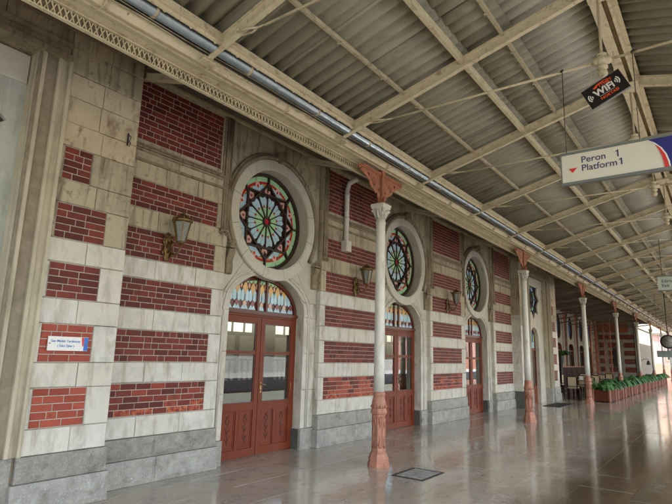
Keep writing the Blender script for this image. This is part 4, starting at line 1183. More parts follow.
for ri, (ya, yb, mt, lift) in enumerate(rows):
    slope = math.atan(S) * (1 if ya > -5.1 else -1)
    L = abs(yb-ya) / math.cos(math.atan(S))
    me = sheet_mesh(0, -L, M[mt]); me2 = sheet_mesh(0, -L, M['sheet_light'])
    joined = MB()
    for k in range(ns):
        x = XA + k*PITCH*5
        z = zr(ya) + .195 + lift + (.012 if k % 2 else 0) + random.uniform(-.003, .003)
        if ri == 4:
            rx = Matrix.Rotation(-slope, 3, 'X')
            joined.add([tuple(rx @ Vector(v.co) + Vector((x, ya, z))) for v in me.vertices], [tuple(p.vertices) for p in me.polygons], True)
            continue
        light = (ri == 3 and k % 7 == 2)
        o = link('corrugated_sheet', me2 if light else me, canopy); o.location = Vector((x, ya, z)) + OC; o.rotation_euler = (-slope, random.uniform(-.002, .002), 0)
    if ri == 4:
        o = cpart(joined, 'corrugated_sheet', M['sheet']); o['kind'] = 'stuff'
# valley gutter on the column line: lattice frieze, ogee gutter in short lengths, lip, zinc pipe, scalloped plate
cpart(MB().box(XA, XB, -1.80, -1.435, 4.672, 4.68), 'gutter_liner', M['zinc'])
fz = MB()
fb_ = MB().box(XA, XB, -1.405, -1.395, 4.435, 4.56); cpart(fb_, 'frieze_back', M['beam_dark']); fz.box(XA, XB, -1.45, -1.405, 4.425, 4.438); fz.box(XA, XB, -1.45, -1.405, 4.552, 4.565)
x = XA
while x < XB:
    fz.obox((x, -1.418, 4.442), (x+.045, -1.418, 4.548), .010, .014, (0,1,0)); fz.obox((x+.045, -1.424, 4.442), (x, -1.424, 4.548), .010, .014, (0,1,0)); x += .056
o = cpart(fz, 'lattice_frieze', M['cream'])
og = [(-1.44, 4.567), (-1.50, 4.570), (-1.545, 4.575), (-1.60, 4.560), (-1.645, 4.552), (-1.66, 4.575), (-1.665, 4.60), (-1.44, 4.66)]
gm = MB(); gm.xprof(og[::-1], .001, .599); gm.xprof([(a-.004, b-.006) for a, b in og[::-1]], .0, .022)
m_g = gm.mesh('gutter_length', M['cream']); fix_normals(m_g)
k = 0; x = XA
while x < XB - .3:
    o = link('gutter_length', m_g, canopy); o.location = Vector((x, 0, 0)) + OC; x += .6
lp = MB()
lp.xprof([(-1.666, 4.60), (-1.70, 4.548), (-1.73, 4.545), (-1.80, 4.62), (-1.80, 4.645), (-1.68, 4.66)][::-1], .003, 1.197)
lp.box(0, .02, -1.795, -1.69, 4.535, 4.60)
m_l = lp.mesh('gutter_lip', M['cream']); fix_normals(m_l); x = XA
while x < XB - .3:
    o = link('gutter_lip', m_l, canopy); o.location = Vector((x, 0, 0)) + OC; x += 1.2
zp = MB(); zp.tube([(XA, -1.905, 4.665), (XB, -1.905, 4.665)], .062, 14)
cpart(zp, 'zinc_pipe', M['zinc'])
m_zc = MB().tube([(-.015, -1.905, 4.665), (.015, -1.905, 4.665)], .068, 14).mesh('pipe_clip', M['cream_dull']); x = XA + .4
while x < XB:
    o = link('pipe_clip', m_zc, canopy); o.location = Vector((x, 0, 0)) + OC; x += 1.2
bk = MB(); bk.box(XA, XB, -1.83, -1.815, 4.60, 4.80); bk.box(XA, XB, -1.99, -1.83, 4.775, 4.79); cpart(bk, 'gutter_back', M['iron'])
for yy, zz, amp, ph in ((-1.825, 4.60, .035, 0), (-1.84, 4.635, .02, 1.1)):
    wr = MB(); pts = []
    for k in range(int((40-XA)/.3)): x = XA + k*.3; pts.append((x, yy + .008*math.sin(x*2.1+ph), zz - amp*abs(math.sin((x+ph)*PI/2.39))))
    wr.tube(pts, .0065, 5); cpart(wr, 'cable', M['cream_dull'])
sc2 = MB(); x = XA
while x < XB:
    sc2.prism([[(x+.002, 4.655), (x+.12, 4.655), (x+.14, 4.64), (x+.16, 4.655), (x+.298, 4.655), (x+.298, 4.80), (x+.002, 4.80)]], -2.01, -1.995); x += .3
sc2.box(XA, XB, -2.04, -2.011, 4.70, 4.71)
cpart(sc2, 'eave_plate', M['cream'])
# lean-to soffit between girder and wall: boards on thin beams
def soffit(x0, x1, yw, zw):
    x = x0
    sb = MB()
    while x < x1:
        sb.add([(x, yw, zw+.01), (x+.145, yw, zw+.01), (x+.145, -1.43, 4.63), (x, -1.43, 4.63), (x, yw, zw+.03), (x+.145, yw, zw+.03), (x+.145, -1.43, 4.65), (x, -1.43, 4.65)],
               [(0,1,2,3)[::-1],(4,5,6,7),(0,1,5,4),(1,2,6,5),(2,3,7,6),(3,0,4,7)]); x += .16
    sb.box(x0, x1, yw-.02, yw+.02, zw+.04, zw+.06)
    sb.add([(x0, yw, zw+.045), (x1, yw, zw+.045), (x1, -1.43, 4.665), (x0, -1.43, 4.665)], [(0,1,2,3)])
    return sb
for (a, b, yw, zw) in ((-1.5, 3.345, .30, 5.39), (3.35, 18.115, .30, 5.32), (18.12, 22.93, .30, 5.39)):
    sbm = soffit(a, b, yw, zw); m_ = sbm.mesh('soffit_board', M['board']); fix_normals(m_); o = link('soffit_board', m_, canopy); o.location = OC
cpart(MB().box(-1.5, 3.30, -.36, -.305, 5.075, 5.15), 'wall_plate', M['brownbeam'])
cpart(MB().box(18.11, 22.95, -.36, -.305, 5.075, 5.15), 'wall_plate', M['brownbeam'])
cpart(MB().box(3.36, 18.08, -.05, -.005, 5.15, 5.19), 'wall_plate', M['cream_dull'])
for x in [3.40, 6.928, 10.65, 14.374, 18.0, 21.82]:
    yw = 0 if 3.3 < x < 18.1 else -.3
    b = MB(); b.obox((x, yw, 5.10 if yw == 0 else 5.03), (x, -1.40, 4.60), .06, .07); b.obox((x, yw, 5.05 if yw == 0 else 4.98), (x, -1.40, 4.555), .10, .014)
    cpart(b, 'soffit_beam', M['cream_dull'])

# ------------------------------------------------------------------ hanging signs, clock and bell
sx = 5.46
sign = empty('platform_sign', (sx, -5.165, 3.52)); tag(sign, 'hanging sign reading Peron 1 Platform 1 with a red arrow and navy end', 'sign')
hw, hh = .50, .172
f = MB()
f.box(-.03, .03, -hw, hw, hh-.026, hh); f.box(-.03, .03, -hw, hw, -hh, -hh+.026); f.box(-.03, .03, hw-.012, hw, -hh+.0265, hh-.0265); f.box(-.03, .03, -hw, -hw+.012, -hh+.0265, hh-.0265)
f.build('sign_frame', M['signgrey'], sign)
MB().box(-.022, .022, -hw+.012, hw-.012, -hh+.026, hh-.026).build('sign_panel', M['signcream'], sign)
def decal(root, poly, mat, name, x=-.0235, th=.0012, rx=0):
    """flat print on the face that looks to -X; poly in (u to the right, z)"""
    mb = MB(); mb.prism([ccw(poly)], 0, th); me = mb.mesh(name, mat); o = link(name, me, root, (x, 0, 0)); o.rotation_euler = (rx, 0, R(-90)); return o
# seen from -X, right on the picture is -Y : u = -y  (rotation of -90 deg about Z sends +X to -Y)
nav = [(.27, .146)] + [(.27+.19*math.sin(t)*1.0, .146-.292*(1-math.cos(t))) for t in [R(12*k) for k in range(1, 8)]] + [(.478, -.146), (.4875, -.146), (.4875, .146)]
nav = [(.275, .1455), (.33, .115), (.38, .06), (.415, -.01), (.435, -.08), (.44, -.1455), (.4875, -.1455), (.4875, .1455)]
decal(sign, nav, M['signblue'], 'navy_end', -.0245)
decal(sign, [(.285, .1455), (.34, .108), (.39, .05), (.425, -.02), (.443, -.09), (.448, -.1455), (.437, -.1455), (.430, -.09), (.412, -.02), (.378, .05), (.33, .106), (.272, .1455)], M['printwhite'], 'white_curve', -.026)
decal(sign, [(.34, .088), (.378, .05), (.412, -.02), (.430, -.09), (.437, -.1455), (.400, -.1455), (.396, -.09), (.382, -.02), (.365, .035)], M['signred'], 'red_curve', -.0275)
decal(sign, [(-.425, -.003), (-.345, -.003), (-.388, -.052)], M['signred'], 'red_arrow')
for u, z in ((.022, .040), (.048, -.048)):
    decal(sign, [(u, z), (u+.012, z), (u+.012, z+.069), (u+.004, z+.069), (u-.014, z+.056), (u-.014, z+.047), (u, z+.055)], M['ink'], 'lettering', -.0245)
for t, u, z in (("Peron", -.305, .040), ("Platform", -.305, -.048)):
    me = text_mesh(t, .094, M['ink'], ext=.0005, bold=.0006); o = link('lettering', me, sign, (-.0245, -u, z)); o.rotation_euler = (R(90), 0, R(-90))
w = MB()
for yy in (.44, -.22): w.tube([(0, yy, hh), (0.01, yy, .72), (.03, yy, 1.12)], .004, 5); w.tube([(.0, yy, 1.10), (.05, yy, 1.14)], .014, 5)
w.build('hanging_rod', M['iron'], sign)

wx = 5.40
wifi = empty('wifi_sign', (wx, -5.135, 4.262)); tag(wifi, 'tilted black wifi hotspot sign with white waves under the ridge', 'sign')
wifi.rotation_euler = (R(-24.0), 0, 0); wifi.scale = (1, 1.05, 1.05)
a, b2 = .182, .112
MB().box(-.012, .012, -a, a, -b2, b2).build('sign_panel', M['signblack'], wifi)
f = MB()
for z0, z1 in ((b2-.004, b2+.001), (-b2-.004, -b2+.002)): f.box(-.014, .014, -a-.002, a+.002, z0, z1)
f.build('sign_frame', M['signgrey'], wifi)
for t, u, z, s_, mk, bo in (("TTNET", -.035, .052, .042, 'orange', .0012), ("WiFi", -.098, -.022, .094, 'printwhite', .0032), ("NOKTASI", -.072, -.078, .040, 'orange', .0010)):
    me = text_mesh(t, s_, M[mk], ext=.0005, bold=bo); o = link('lettering', me, wifi, (-.0135, -u, z)); o.rotation_euler = (R(90), 0, R(-90))
decal(wifi, [(-.085, .072), (-.04, .092), (.03, .096), (.075, .088), (.02, .088), (-.035, .080), (-.05, .060), (-.075, .060)], M['orange'], 'swoosh', -.0135)
decal(wifi, [(-.07, -.035), (.075, -.035), (.075, -.0375), (-.07, -.0375)], M['printwhite'], 'rule_line', -.0135)
for s_ in (-1, 1):
    for k, rr in enumerate((.018, .036, .054)):
        cx = s_*(.092 if s_ > 0 else .110); cz = .018 if s_ > 0 else -.004
        aa = [R(-48 + 96*t/8) for t in range(9)]
        outl = [(cx + s_*(rr*math.cos(t)), cz + rr*math.sin(t)) for t in aa] + [(cx + s_*((rr-.010)*math.cos(t)), cz + (rr-.010)*math.sin(t)) for t in aa[::-1]]
        decal(wifi, outl, M['printwhite'], 'radio_wave', -.0135)
w = MB(); w.tube([(0, .08, b2), (.05, .08-.16, b2+.33)], .003, 5); w.tube([(0, -.14, b2), (.05, -.14-.10, b2+.22)], .003, 5)
w.build('hanging_wire', M['cream_dull'], wifi)

far = empty('direction_sign', (15.04, -5.15, 3.53)); tag(far, 'small pale green hanging sign with two lines of dark text, farther down the canopy', 'sign')
MB().box(-.03, .03, -.50, .50, -.165, .165).build('sign_panel', M['farsign'], far)
f = MB(); f.box(-.035, .035, -.51, .51, .1655, .185); f.box(-.035, .035, -.51, .51, -.185, -.1655); f.build('sign_frame', M['signgrey'], far)
for t, z in (("Edirne", .02), ("Exit", -.09)):
    me = text_mesh(t, .105, M['ink'], ext=.0005, bold=.001); o = link('lettering', me, far, (-.0315, .42, z)); o.rotation_euler = (R(90), 0, R(-90))
w = MB(); w.tube([(.02, .4, .18), (.02, .4, 1.12)], .007, 5); w.tube([(.02, -.4, .18), (.02, -.4, 1.12)], .007, 5); w.build('hanging_rod', M['iron'], far)

ck = empty('platform_clock', (29.8, -3.66, 2.61)); tag(ck, 'round dark-rimmed clock hanging under the canopy above the planters', 'clock')
m_ = MB(); m_.tube([(-.07, 0, 0), (.07, 0, 0)], .33, 32); m_.build('case', M['iron'], ck)
m_ = MB(); m_.tube([(-.074, 0, 0), (-.071, 0, 0)], .265, 32); m_.build('dial', M['clockface'], ck)
m_ = MB()
for k in range(12):
    t = k*PI/6; m_.obox((-.077, .21*math.cos(t), .21*math.sin(t)), (-.077, .245*math.cos(t), .245*math.sin(t)), .014, .004, (1,0,0))
m_.build('hour_mark', M['iron'], ck)
m_ = MB(); m_.obox((-.080, 0, 0), (-.080, .09, .11), .022, .004, (1,0,0)); m_.obox((-.083, 0, 0), (-.083, -.19, -.05), .015, .004, (1,0,0)); m_.build('clock_hand', M['iron'], ck)
MB().tube([(0, 0, .33), (0, 0, 2.36)], .022, 8).build('hanging_pole', M['iron'], ck)
s2 = empty('small_hanging_sign', (30.2, -3.42, 2.04)); tag(s2, 'plain blue grey sign hanging just below the round clock', 'sign')
MB().box(-.02, .02, -.32, .30, -.16, .15).build('sign_panel', M['zinc'], s2)
w = MB(); w.tube([(0, .2, .15), (0, .2, 2.95)], .006, 5); w.tube([(0, -.2, .15), (0, -.2, 2.9)], .006, 5); w.build('hanging_rod', M['iron'], s2)

bell = empty('station_bell', (36.9, -2.03, 1.62)); tag(bell, 'small dark station bell hanging from a bracket before the bright pink wall', 'bell')
m_ = MB(); m_.lathe([(.13, -.14), (.115, -.11), (.085, -.02), (.07, .06), (.03, .09), (.0, .095)], (0,0,0), 16); m_.build('bell_body', M['iron'], bell)
m_ = MB(); m_.tube([(0, .35, .05), (0, .30, .16), (0, .12, .20), (0, 0, .17), (0, 0, .09)], .014, 6); m_.build('bracket', M['iron'], bell)
m_ = MB(); m_.lathe([(0, -.19), (.02, -.18), (.015, -.15), (.006, -.1), (.006, 0)], (0,0,0), 8); m_.build('clapper', M['iron'], bell)

# ------------------------------------------------------------------ drain and mat in the floor
dr = empty('drain_cover', (6.86, -2.27, 0)); tag(dr, 'dark iron drain grating set in the floor beside the nearest column', 'drain cover')
dr.rotation_euler = (0, 0, R(0))
m_ = MB()
for (x0, x1, y0, y1) in ((-.33, .33, -.24, -.205), (-.33, .33, .205, .24), (-.33, -.295, -.204, .204), (.295, .33, -.204, .204)): m_.box(x0, x1, y0, y1, -.02, .006)
m_.box(-.295, .295, -.204, .204, -.02, -.008)
m_.build('drain_rim', M['iron'], dr)
gb = MB()
for k in range(13): gb.box(-.285+k*.0465, -.285+k*.0465+.024, -.204, .204, -.008, .004)
gb.build('grating_bar', M['granite'], dr)
mat_ = MB(); mat_.box(-.95, .95, -.30, .30, .0, .012)
for k in range(19): mat_.box(-.93+k*.1, -.93+k*.1+.06, -.28, .28, .0121, .017)
mo_ = mat_.build('door_mat', M['iron'], None, (20.6, -.78, 0.001)); tag(mo_, 'dark ribbed door mat before the end pavilion door', 'door mat')

# ------------------------------------------------------------------ planters and ferns
def fern_mesh(name, seed, mat):
    rg = random.Random(seed); mb = MB()
    for k in range(64):
        az = rg.uniform(0, 2*PI); L = rg.uniform(.42, .72); lift = rg.uniform(.8, 1.75)
        ox, oy = rg.uniform(-.48, .48), rg.uniform(-.14, .14)
        d = Vector((math.cos(az), math.sin(az), 0)); side = Vector((-d.y, d.x, 0))
        pts = []
        for t in range(9):
            u = t/8
            pts.append(Vector((ox, oy, .46)) + d*(L*u*.85) + Vector((0, 0, L*lift*(u - .95*u*u))))
        for t in range(8):
            p, q = pts[t], pts[t+1]
            mb.add([p-side*.003, p+side*.003, q+side*.002, q-side*.002], [(0,1,2,3)])
            wl = .095*math.sin(PI*min(1, (t+1.2)/9.5))**.7
            for s in (-1, 1):
                for h_ in (0, .5):
                    b0 = p.lerp(q, h_); b1 = p.lerp(q, h_+.42)
                    tip = (b0+b1)/2 + side*s*wl + d*.03 + Vector((0, 0, -.022 - rg.uniform(0,.015)))
                    mid = (b0+b1)/2 + side*s*wl*.5 + Vector((0, 0, .004))
                    mb.add([b0, b0.lerp(tip, .5)+(b0-b1)*.3, tip, b1.lerp(tip, .5)+(b1-b0)*.3, b1], [(0,1,2,3,4)])
    return mb.mesh(name, mat)
fm = [fern_mesh('fronds', 11, M['fern']), fern_mesh('fronds', 12, M['fern2']), fern_mesh('fronds', 13, M['fern'])]
PL = 1.42; PWD = .66; PH = .50
def planter_proto():
    root = empty('wooden_planter')
    for k in range(5):
        z0 = .035 + k*.088
        for nm, (x0, x1, y0, y1) in dict(a=(-PL/2+.05, PL/2-.05, -PWD/2, -PWD/2+.03), b=(-PL/2+.05, PL/2-.05, PWD/2-.03, PWD/2), c=(-PL/2, -PL/2+.03, -PWD/2+.05, PWD/2-.05), d=(PL/2-.03, PL/2, -PWD/2+.05, PWD/2-.05)).items():
            if nm == 'b' and k < 3: continue
            MB().box(x0, x1, y0, y1, z0+.002, z0+.086).build('plank', M['planter'], root)
    for sx_ in (-1, 1):
        for sy_ in (-1, 1):
            mb = MB(); prof = [(.05, 0)]
            for k in range(6): prof += [(.052, .02+k*.08), (.066, .045+k*.08), (.052, .075+k*.08)]
            prof += [(.05, .51), (.0, .53)]
            mb.lathe(prof, (sx_*(PL/2-.03), sy_*(PWD/2-.03), 0), 10); mb.build('corner_post', M['planter_post'], root)
    MB().box(-PL/2+.031, PL/2-.031, -PWD/2+.031, PWD/2-.031, .02, .44).build('soil', M['soil'], root)
    return root
pp = planter_proto()
ordn = ['first', 'second', 'third', 'fourth', 'fifth', 'sixth', 'seventh', 'eighth', 'ninth', 'tenth', 'eleventh', 'twelfth', 'thirteenth']
for k in range(13):
    o = pp if k == 0 else copy_tree(pp)
    cx = 24.35 + k*1.98; cyy = -1.66 + .006*k
    o.location = (cx, cyy, 0); o.rotation_euler = (0, 0, R(random.uniform(-1.5, 1.5)))
    tag(o, ('%s red brown wooden planter in the row, counted from the cream chairs' % ordn[k]) if k < 12 else 'last red brown wooden planter, at the far end of the row', 'planter', 'wooden planters along the terrace')
    fo = link('fern', fm[k % 3], None, (cx, cyy, 0)); fo.rotation_euler = (0, 0, PI*(k % 2) + random.uniform(-.1, .1)); s_ = random.uniform(1.1, 1.4); fo.scale = (1, 1, s_)
    fo.location.z = .44 - .46*s_
    tag(fo, ('bushy green fern growing in the %s planter counted from the cream chairs' % ordn[k]) if k < 12 else 'bushy green fern growing in the last planter of the row', 'fern', 'ferns in the planters')

# ------------------------------------------------------------------ restaurant terrace
def chair_proto():
    root = empty('terrace_chair')
    for sx_ in (-1, 1):
        for sy_ in (-1, 1):
            MB().box(sx_*.19-.02, sx_*.19+.02, sy_*.19-.02, sy_*.19+.02, 0, .42 if sx_ > 0 else .90).build('leg', M['darkwood'], root)
    MB().cbox(-.165, .165, -.165, .165, 0, .1, .0)
    MB().box(-.21, .21, -.21, .21, .4205, .48).build('seat', M['upholstery'], root)
    MB().box(-.205, -.165, -.165, .165, .52, .90).build('backrest', M['upholstery'], root)
    f = MB(); f.box(-.16, .16, -.185, -.165, .34, .40); f.box(-.16, .16, .165, .185, .34, .40); f.box(-.215, -.17, -.165, .165, .9005, .935); f.build('frame', M['darkwood'], root)
    return root
ch = chair_proto()
spots = [(24.9, -.35, 5, 'cream upholstered chair with its back turned, nearest the pavilion corner'),
         (25.3, -1.00, -4, 'cream upholstered chair with its back turned, tucked beside the third white column'),
         (26.9, -.30, 178, 'cream chair facing the platform across the first dark table'),
         (27.6, .9, 90, 'cream chair standing side-on deeper in the terrace, near the brown partition'),
         (26.3, .75, 20, 'cream chair partly hidden by the pavilion corner, left of the others'),
         (28.6, -.6, 4, 'cream chair with its back turned, behind the ferns of the third planter'),
         (30.4, -.5, 178, 'cream chair facing the platform, behind the ferns of the fourth planter'),
         (31.4, .5, 8, 'cream chair with its back turned, just below the urn plant'),
         (33.6, -.4, 2, 'cream chair with its back turned, farthest one down the terrace')]
for k, (x, y_, a_, lb) in enumerate(spots):
    o = ch if k == 0 else copy_tree(ch)
    o.location = (x, y_, 0); o.rotation_euler = (0, 0, R(a_)); tag(o, lb, 'chair', 'cream chairs on the terrace')
def table(x, y_, lb):
    root = empty('terrace_table', (x, y_, 0)); tag(root, lb, 'table', 'dark tables on the terrace')
    MB().box(-.4, .4, -.4, .4, .72, .75).build('tabletop', M['darkwood'], root)
    MB().box(-.30, .30, -.30, .30, .7501, .756).build('table_runner', M['cloth'], root)
    for sx_ in (-1, 1):
        for sy_ in (-1, 1): MB().box(sx_*.34-.025, sx_*.34+.025, sy_*.34-.025, sy_*.34+.025, 0, .7199).build('leg', M['darkwood'], root)
table(25.95, -.55, 'dark square table between the cream chairs behind the third white column')
table(27.0, 1.2, 'dark square table deeper in the terrace before the brown partition')
table(29.6, -.55, 'dark table with pale runner behind the third and fourth planters')
table(32.4, .5, 'dark table standing below the urn plant')
ns_ = empty('menu_stand', (25.9, -.5, .757)); tag(ns_, 'small white menu card standing on the front terrace table', 'menu card')
m_ = MB(); m_.add([(-.05, -.06, 0), (-.05, .06, 0), (0, .06, .17), (0, -.06, .17)], [(0,1,2,3)]); m_.add([(.05, -.06, 0), (.05, .06, 0), (.001, .06, .17), (.001, -.06, .17)], [(3,2,1,0)]); m_.build('card', M['white'], ns_)

wing = empty('restaurant_wing', (40, 2.6, 0)); tag(wing, 'recessed dark red restaurant wing with pointed stone arches behind the terrace', 'building')
OWg = Vector((-40, -2.6, 0))
def wpart(mb, nm, mt, fix=False, loc=(0,0,0), parent=None):
    me = mb.mesh(nm, M[mt]);
    if fix: fix_normals(me)
    o = link(nm, me, parent or wing); o.location = (Vector(loc) + OWg) if parent is None else Vector(loc); return o
WY = 2.6
def pointed(w, z0, zs, zt, n=8):
    L = [(-w, z0)] ; L += [(-w, zs)]
    for k in range(1, n): t = k/n; L.append((-w*math.cos(t*PI/2)**.8, zs + (zt-zs)*math.sin(t*PI/2)**1.1))
    L.append((0, zt))
    return L + [(-p[0], p[1]) for p in L[-2::-1]]
arch_x = [35.0, 38.2, 41.4, 44.6]
wpart(MB().box(22.95, 33.3, WY, WY+.35, 0, 6.0), 'wall', 'redwall')
wpart(MB().box(46.3, 47.9, WY, WY+.35, 0, 6.0), 'wall', 'redwall')
for ax in arch_x:
    outer = [(-1.6, 0), (-.75, 0), (-.75, 2.35)] + [( -.75*math.cos(t), 2.35+.35*math.sin(t)) for t in [R(15*k) for k in range(1, 12)]] + [(.75, 2.35), (.75, 0), (1.6, 0), (1.6, 6.0), (-1.6, 6.0)]
    hole = [(.62*math.cos(2*PI*k/24), 3.75 + .80*math.sin(2*PI*k/24)) for k in range(24)]
    wl = MB(); wl.prism([outer, hole[::-1]], WY, WY+.35); w_ = wpart(wl, 'wall', 'redwall', True, (ax, 0, 0))
    # stone arch surround with pointed head
    po = pointed(1.22, 0.0, 3.3, 5.05); pi_ = pointed(.98, 0.0, 3.3, 4.72)
    sm = MB(); sm.prism([ccw(po[:] + pi_[::-1])], WY-.10, WY-.005); me = sm.mesh('stone_arch', M['grey_stone']); fix_normals(me); link('stone_arch', me, w_)
    so_ = MB()
    keyo = [(-.97, 0), (-.75, 0), (-.75, 2.35)] + [( -.75*math.cos(t), 2.35+.35*math.sin(t)) for t in [R(15*k) for k in range(1, 12)]] + [(.75, 2.35), (.75, 0), (.97, 0), (.97, 3.3)] + [p for p in pi_ if p[1] > 3.4][::-1] + [(-.97, 3.3)]
    so_.prism([ccw(keyo), hole[::-1]], WY-.05, WY-.004); me = so_.mesh('stone_face', M['grey_stone']); fix_normals(me); link('stone_face', me, w_)
    fr = MB(); fr.prism([[(p[0], p[1]) for p in hole], [(p[0]*.88, 3.75+(p[1]-3.75)*.88) for p in hole][::-1]], WY+.05, WY+.12)
    fr.box(-.75, -.66, WY+.05, WY+.12, 0, 2.35); fr.box(.66, .75, WY+.05, WY+.12, 0, 2.35); fr.box(-.659, .659, WY+.05, WY+.12, 2.2, 2.28); fr.box(-.03, .03, WY+.05, WY+.12, 0, 2.2)
    me = fr.mesh('window_frame', M['oldframe']); fix_normals(me); link('window_frame', me, w_)
    MB().box(-.7, .7, WY+.08, WY+.085, .02, 2.66).build('glass_pane', M['glass'], w_); MB().box(-.58, .58, WY+.08, WY+.085, 3.0, 4.5).build('glass_pane', M['g_deep'], w_)
wpart(MB().box(23, 48, 7.0, 7.3, 0, 6.0), 'back_wall', 'darkwood'); wpart(MB().box(23, 48, 2.96, 6.9, 5.9, 6.0), 'ceiling', 'plaster')
wpart(MB().box(23, 48, 3.42, 6.9, -.1, 0), 'floor', 'interior_floor')
gb_ = MB(); gb_.add([(xx, yy, zz) for xx in (22.94, 22.99) for yy, zz in ((WY+.35, 4.9), (-1.43, 4.6), (-1.43, 4.75), (-.25, 5.7), (WY+.35, 5.7))], [(0,1,2,3,4), (9,8,7,6,5), (0,5,6,1), (1,6,7,2), (2,7,8,3), (3,8,9,4), (4,9,5,0)])
wpart(gb_, 'gable_board', 'beam_dark', True)
# roof over the terrace: sloping steel beams under dark boards
for k in range(11):
    x = 23.5 + k*2.39
    rb_ = MB(); rb_.obox((x, WY, 4.75), (x, -1.42, 4.60), .07, .12); rb_.obox((x, WY-.02, 3.95), (x, -1.42, 4.52), .05, .07)
    wpart(rb_, 'roof_beam', 'beam_dark')
rf_ = MB(); rf_.add([(22.96, WY+.3, 4.95), (48, WY+.3, 4.95), (48, -1.43, 4.67), (22.96, -1.43, 4.67)], [(0,1,2,3)]); rf_.add([(22.96, WY+.3, 5.0), (48, WY+.3, 5.0), (48, -1.43, 4.72), (22.96, -1.43, 4.72)], [(3,2,1,0)])
wpart(rf_, 'roof', 'board')
# far pavilion whose banded side closes the terrace
FX = 48.0
fp = MB(); fp.box(FX, 57, -.30, 7, 0, 5.0); wpart(fp, 'wall', 'grey_stone')
fpw = bpy.data.objects[-1] if False else None
bd = MB(); mo2 = MB()
def xbricks(y0, y1, z0, z1, n):
    for r in range(n):
        yy = y0 + (0.1 if r % 2 else 0)
        if r % 2: bd.box(FX-.015, FX, y0, y0+.09, z0+r*(z1-z0)/n+.004, z0+(r+1)*(z1-z0)/n-.004)
        while yy < y1-.02:
            e = min(yy+.2, y1); bd.box(FX-.015, FX, yy+.004, e-.004, z0+r*(z1-z0)/n+.004, z0+(r+1)*(z1-z0)/n-.004); yy += .2
for nm, z0, z1 in ROWS:
    for (a, b) in ((-.02, .75), (1.05, 1.9), (2.2, 2.55)):
        if nm in 'A' : continue
        xbricks(a, b, z0, z1, 5); mo2.box(FX-.004, FX-.001, a, b, z0, z1)
xbricks(-.02, 2.55, Z['A0'], Z['A1'], 5); mo2.box(FX-.004, FX-.001, -.02, 2.55, Z['A0'], Z['A1'])
o = wpart(bd, 'brick', 'brick'); o['kind'] = 'stuff'; wpart(mo2, 'mortar_bed', 'mortar')
wpart(MB().box(FX-.05, FX-.001, .35, 2.58, 3.95, 4.95), 'plaster_panel', 'orangewall')
wpart(MB().box(FX-.08, FX-.051, .30, 2.59, 3.90, 3.949), 'string_course', 'grey_stone')
wpart(MB().box(FX-.10, FX-.002, -.32, 2.59, 0, .55), 'plinth_block', 'granite')
wpart(MB().box(FX-.06, FX-.0045, 1.05, 1.55, 1.2, 2.7), 'dark_doorway', 'iron')
cm = MB()
for yy in (-.32, -.20, -.08): cm.tube([(FX-.03, yy, .55), (FX-.03, yy, 4.9)], .035, 8)
wpart(cm, 'edge_moulding', 'grey_stone')
wpart(MB().cbox(FX, 57, -.36, -.301, 0, .55), 'plinth_block', 'granite')
wpart(MB().box(FX, 57, -.38, -.302, 4.3, 4.45), 'string_course', 'beige')

def lattice_post(x, y_, lb):
    root = empty('lattice_post', (x, y_, 0)); tag(root, lb, 'post', 'dark lattice posts behind the terrace')
    a = MB()
    for s in (-1, 1):
        for q in (-1, 1): a.box(q*.05-.012, q*.05+.012, s*.22-.025, s*.22+.025, 0, 4.8)
    a.build('upright', M['terracotta_dark'], root)
    b = MB()
    for k in range(10):
        z = .15 + k*.46
        b.obox((-.05, -.2, z), (-.05, .2, z+.44), .03, .01, (1,0,0)); b.obox((-.05, .2, z), (-.05, -.2, z+.44), .03, .01, (1,0,0))
    b.build('lattice', M['terracotta_dark'], root)
lattice_post(42.0, 1.85, 'dark red lattice post standing nearer the pointed arches')
lattice_post(43.2, 1.15, 'dark red lattice post standing nearer the fourth white column')
tp = empty('red_pole', (38.4, 1.35, 0)); tag(tp, 'slim red brown pole rising left of the lattice posts', 'pole')
m_ = MB(); m_.tube([(0,0,0), (0,0,4.6)], .05, 10); m_.tube([(0,0,0), (0,0,.2)], .09, 10); m_.build('pole', M['terracotta_dark'], tp)

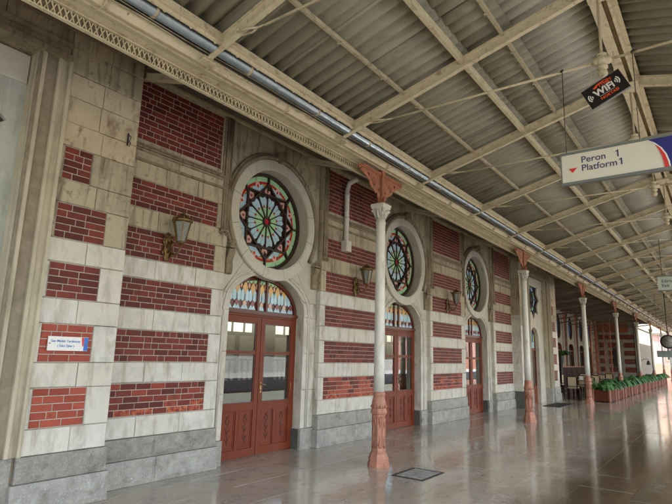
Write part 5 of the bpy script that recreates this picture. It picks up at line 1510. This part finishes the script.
pt = empty('wood_partition', (32, 2.2, 0)); tag(pt, 'low dark brown wooden partition before the pointed arches', 'partition')
for k in range(10):
    m_ = MB(); x = -4.2 + k*1.4; m_.box(x+.003, x+1.397, -.02, .02, 0, 1.18); m_.box(x+.12, x+1.28, -.035, -.0201, .2, 1.0); m_.build('panel', M['darkwood'], pt)
MB().box(-4.25, 9.85, -.05, .05, 1.1805, 1.24).build('top_rail', M['door_dark'], pt)
up = empty('urn_plant', (31.6, 1.7, 0)); tag(up, 'tall dark stand with drooping leaves before the brown partition', 'potted plant')
m_ = MB(); m_.lathe([(.16, 0), (.14, .05), (.07, .12), (.09, 1.2), (.16, 1.6), (.22, 1.85), (.19, 1.9)], (0,0,0), 12); m_.build('stand', M['iron'], up)
o = link('leaves', fm[1], up, (0, 0, 1.42)); o.scale = (.55, .9, 1.0)
ll = empty('restaurant_lantern', (34.2, 2.35, 1.9)); tag(ll, 'small lit lantern glowing before the pointed arches', 'lantern')
m_ = MB(); m_.lathe([(.03, -.22), (.07, -.16), (.10, .04), (.12, .06), (.04, .14), (0, .18)], (0,0,0), 6, False); m_.tube([(0, 0, -.2), (0, .1, -.3), (0, .24, -.2)], .014, 6); m_.build('lantern_frame', M['bronze'], ll)
m_ = MB(); m_.lathe([(.075, -.15), (.105, .03)], (0,0,0), 8, False); m_.build('lamp_glass', M['bulb'], ll)
menu = empty('menu_board', (26.3, 2.3, 0))
bpy.data.objects.remove(menu)

# ------------------------------------------------------------------ pink building closing the view
pk = empty('pink_building', (76, -12, 0)); tag(pk, 'sunlit pink building with a tan tiled roof closing the platform', 'building')
w0 = MB(); w0.box(0, 8, -26, 16, -1, 5.0); w0.build('wall', M['pink'], pk)
MB().box(-.06, -.001, -26, 16, -1, 1.5).build('lower_wall', M['pinklow'], pk)
MB().box(-.25, 8.2, -26.2, 16.2, 5.001, 5.2).build('cornice', M['beige'], pk)
rt = MB()
for k in range(84):
    yy = -26 + k*.5
    for j in range(9):
        rt.add([(-.3+j*.5, yy+.01, 5.2+j*.27), (-.3+j*.5, yy+.49, 5.2+j*.27), (.25+j*.5, yy+.49, 5.52+j*.27), (.25+j*.5, yy+.01, 5.52+j*.27), (-.05+j*.5, yy+.25, 5.42+j*.27)], [(0,4,3)[::-1], (4,1,2)[::-1], (0,1,4)[::-1], (3,4,2)[::-1]])
o = rt.build('roof_tile', M['tile'], pk); o['kind'] = 'stuff'
for k in range(8):
    yy = -18 + k*4.2
    wn_ = MB().box(-.02, .03, yy-.55, yy+.55, 2.0, 3.7).build('window', M['oldframe'], pk)
    MB().box(-.10, -.002, yy-.72, yy+.72, 1.88, 1.98).build('sill', M['beige'], wn_)
    MB().box(-.07, -.021, yy-.70, yy-.56, 2.0, 3.8).build('frame', M['beige'], wn_); MB().box(-.07, -.021, yy+.56, yy+.70, 2.0, 3.8).build('frame', M['beige'], wn_)
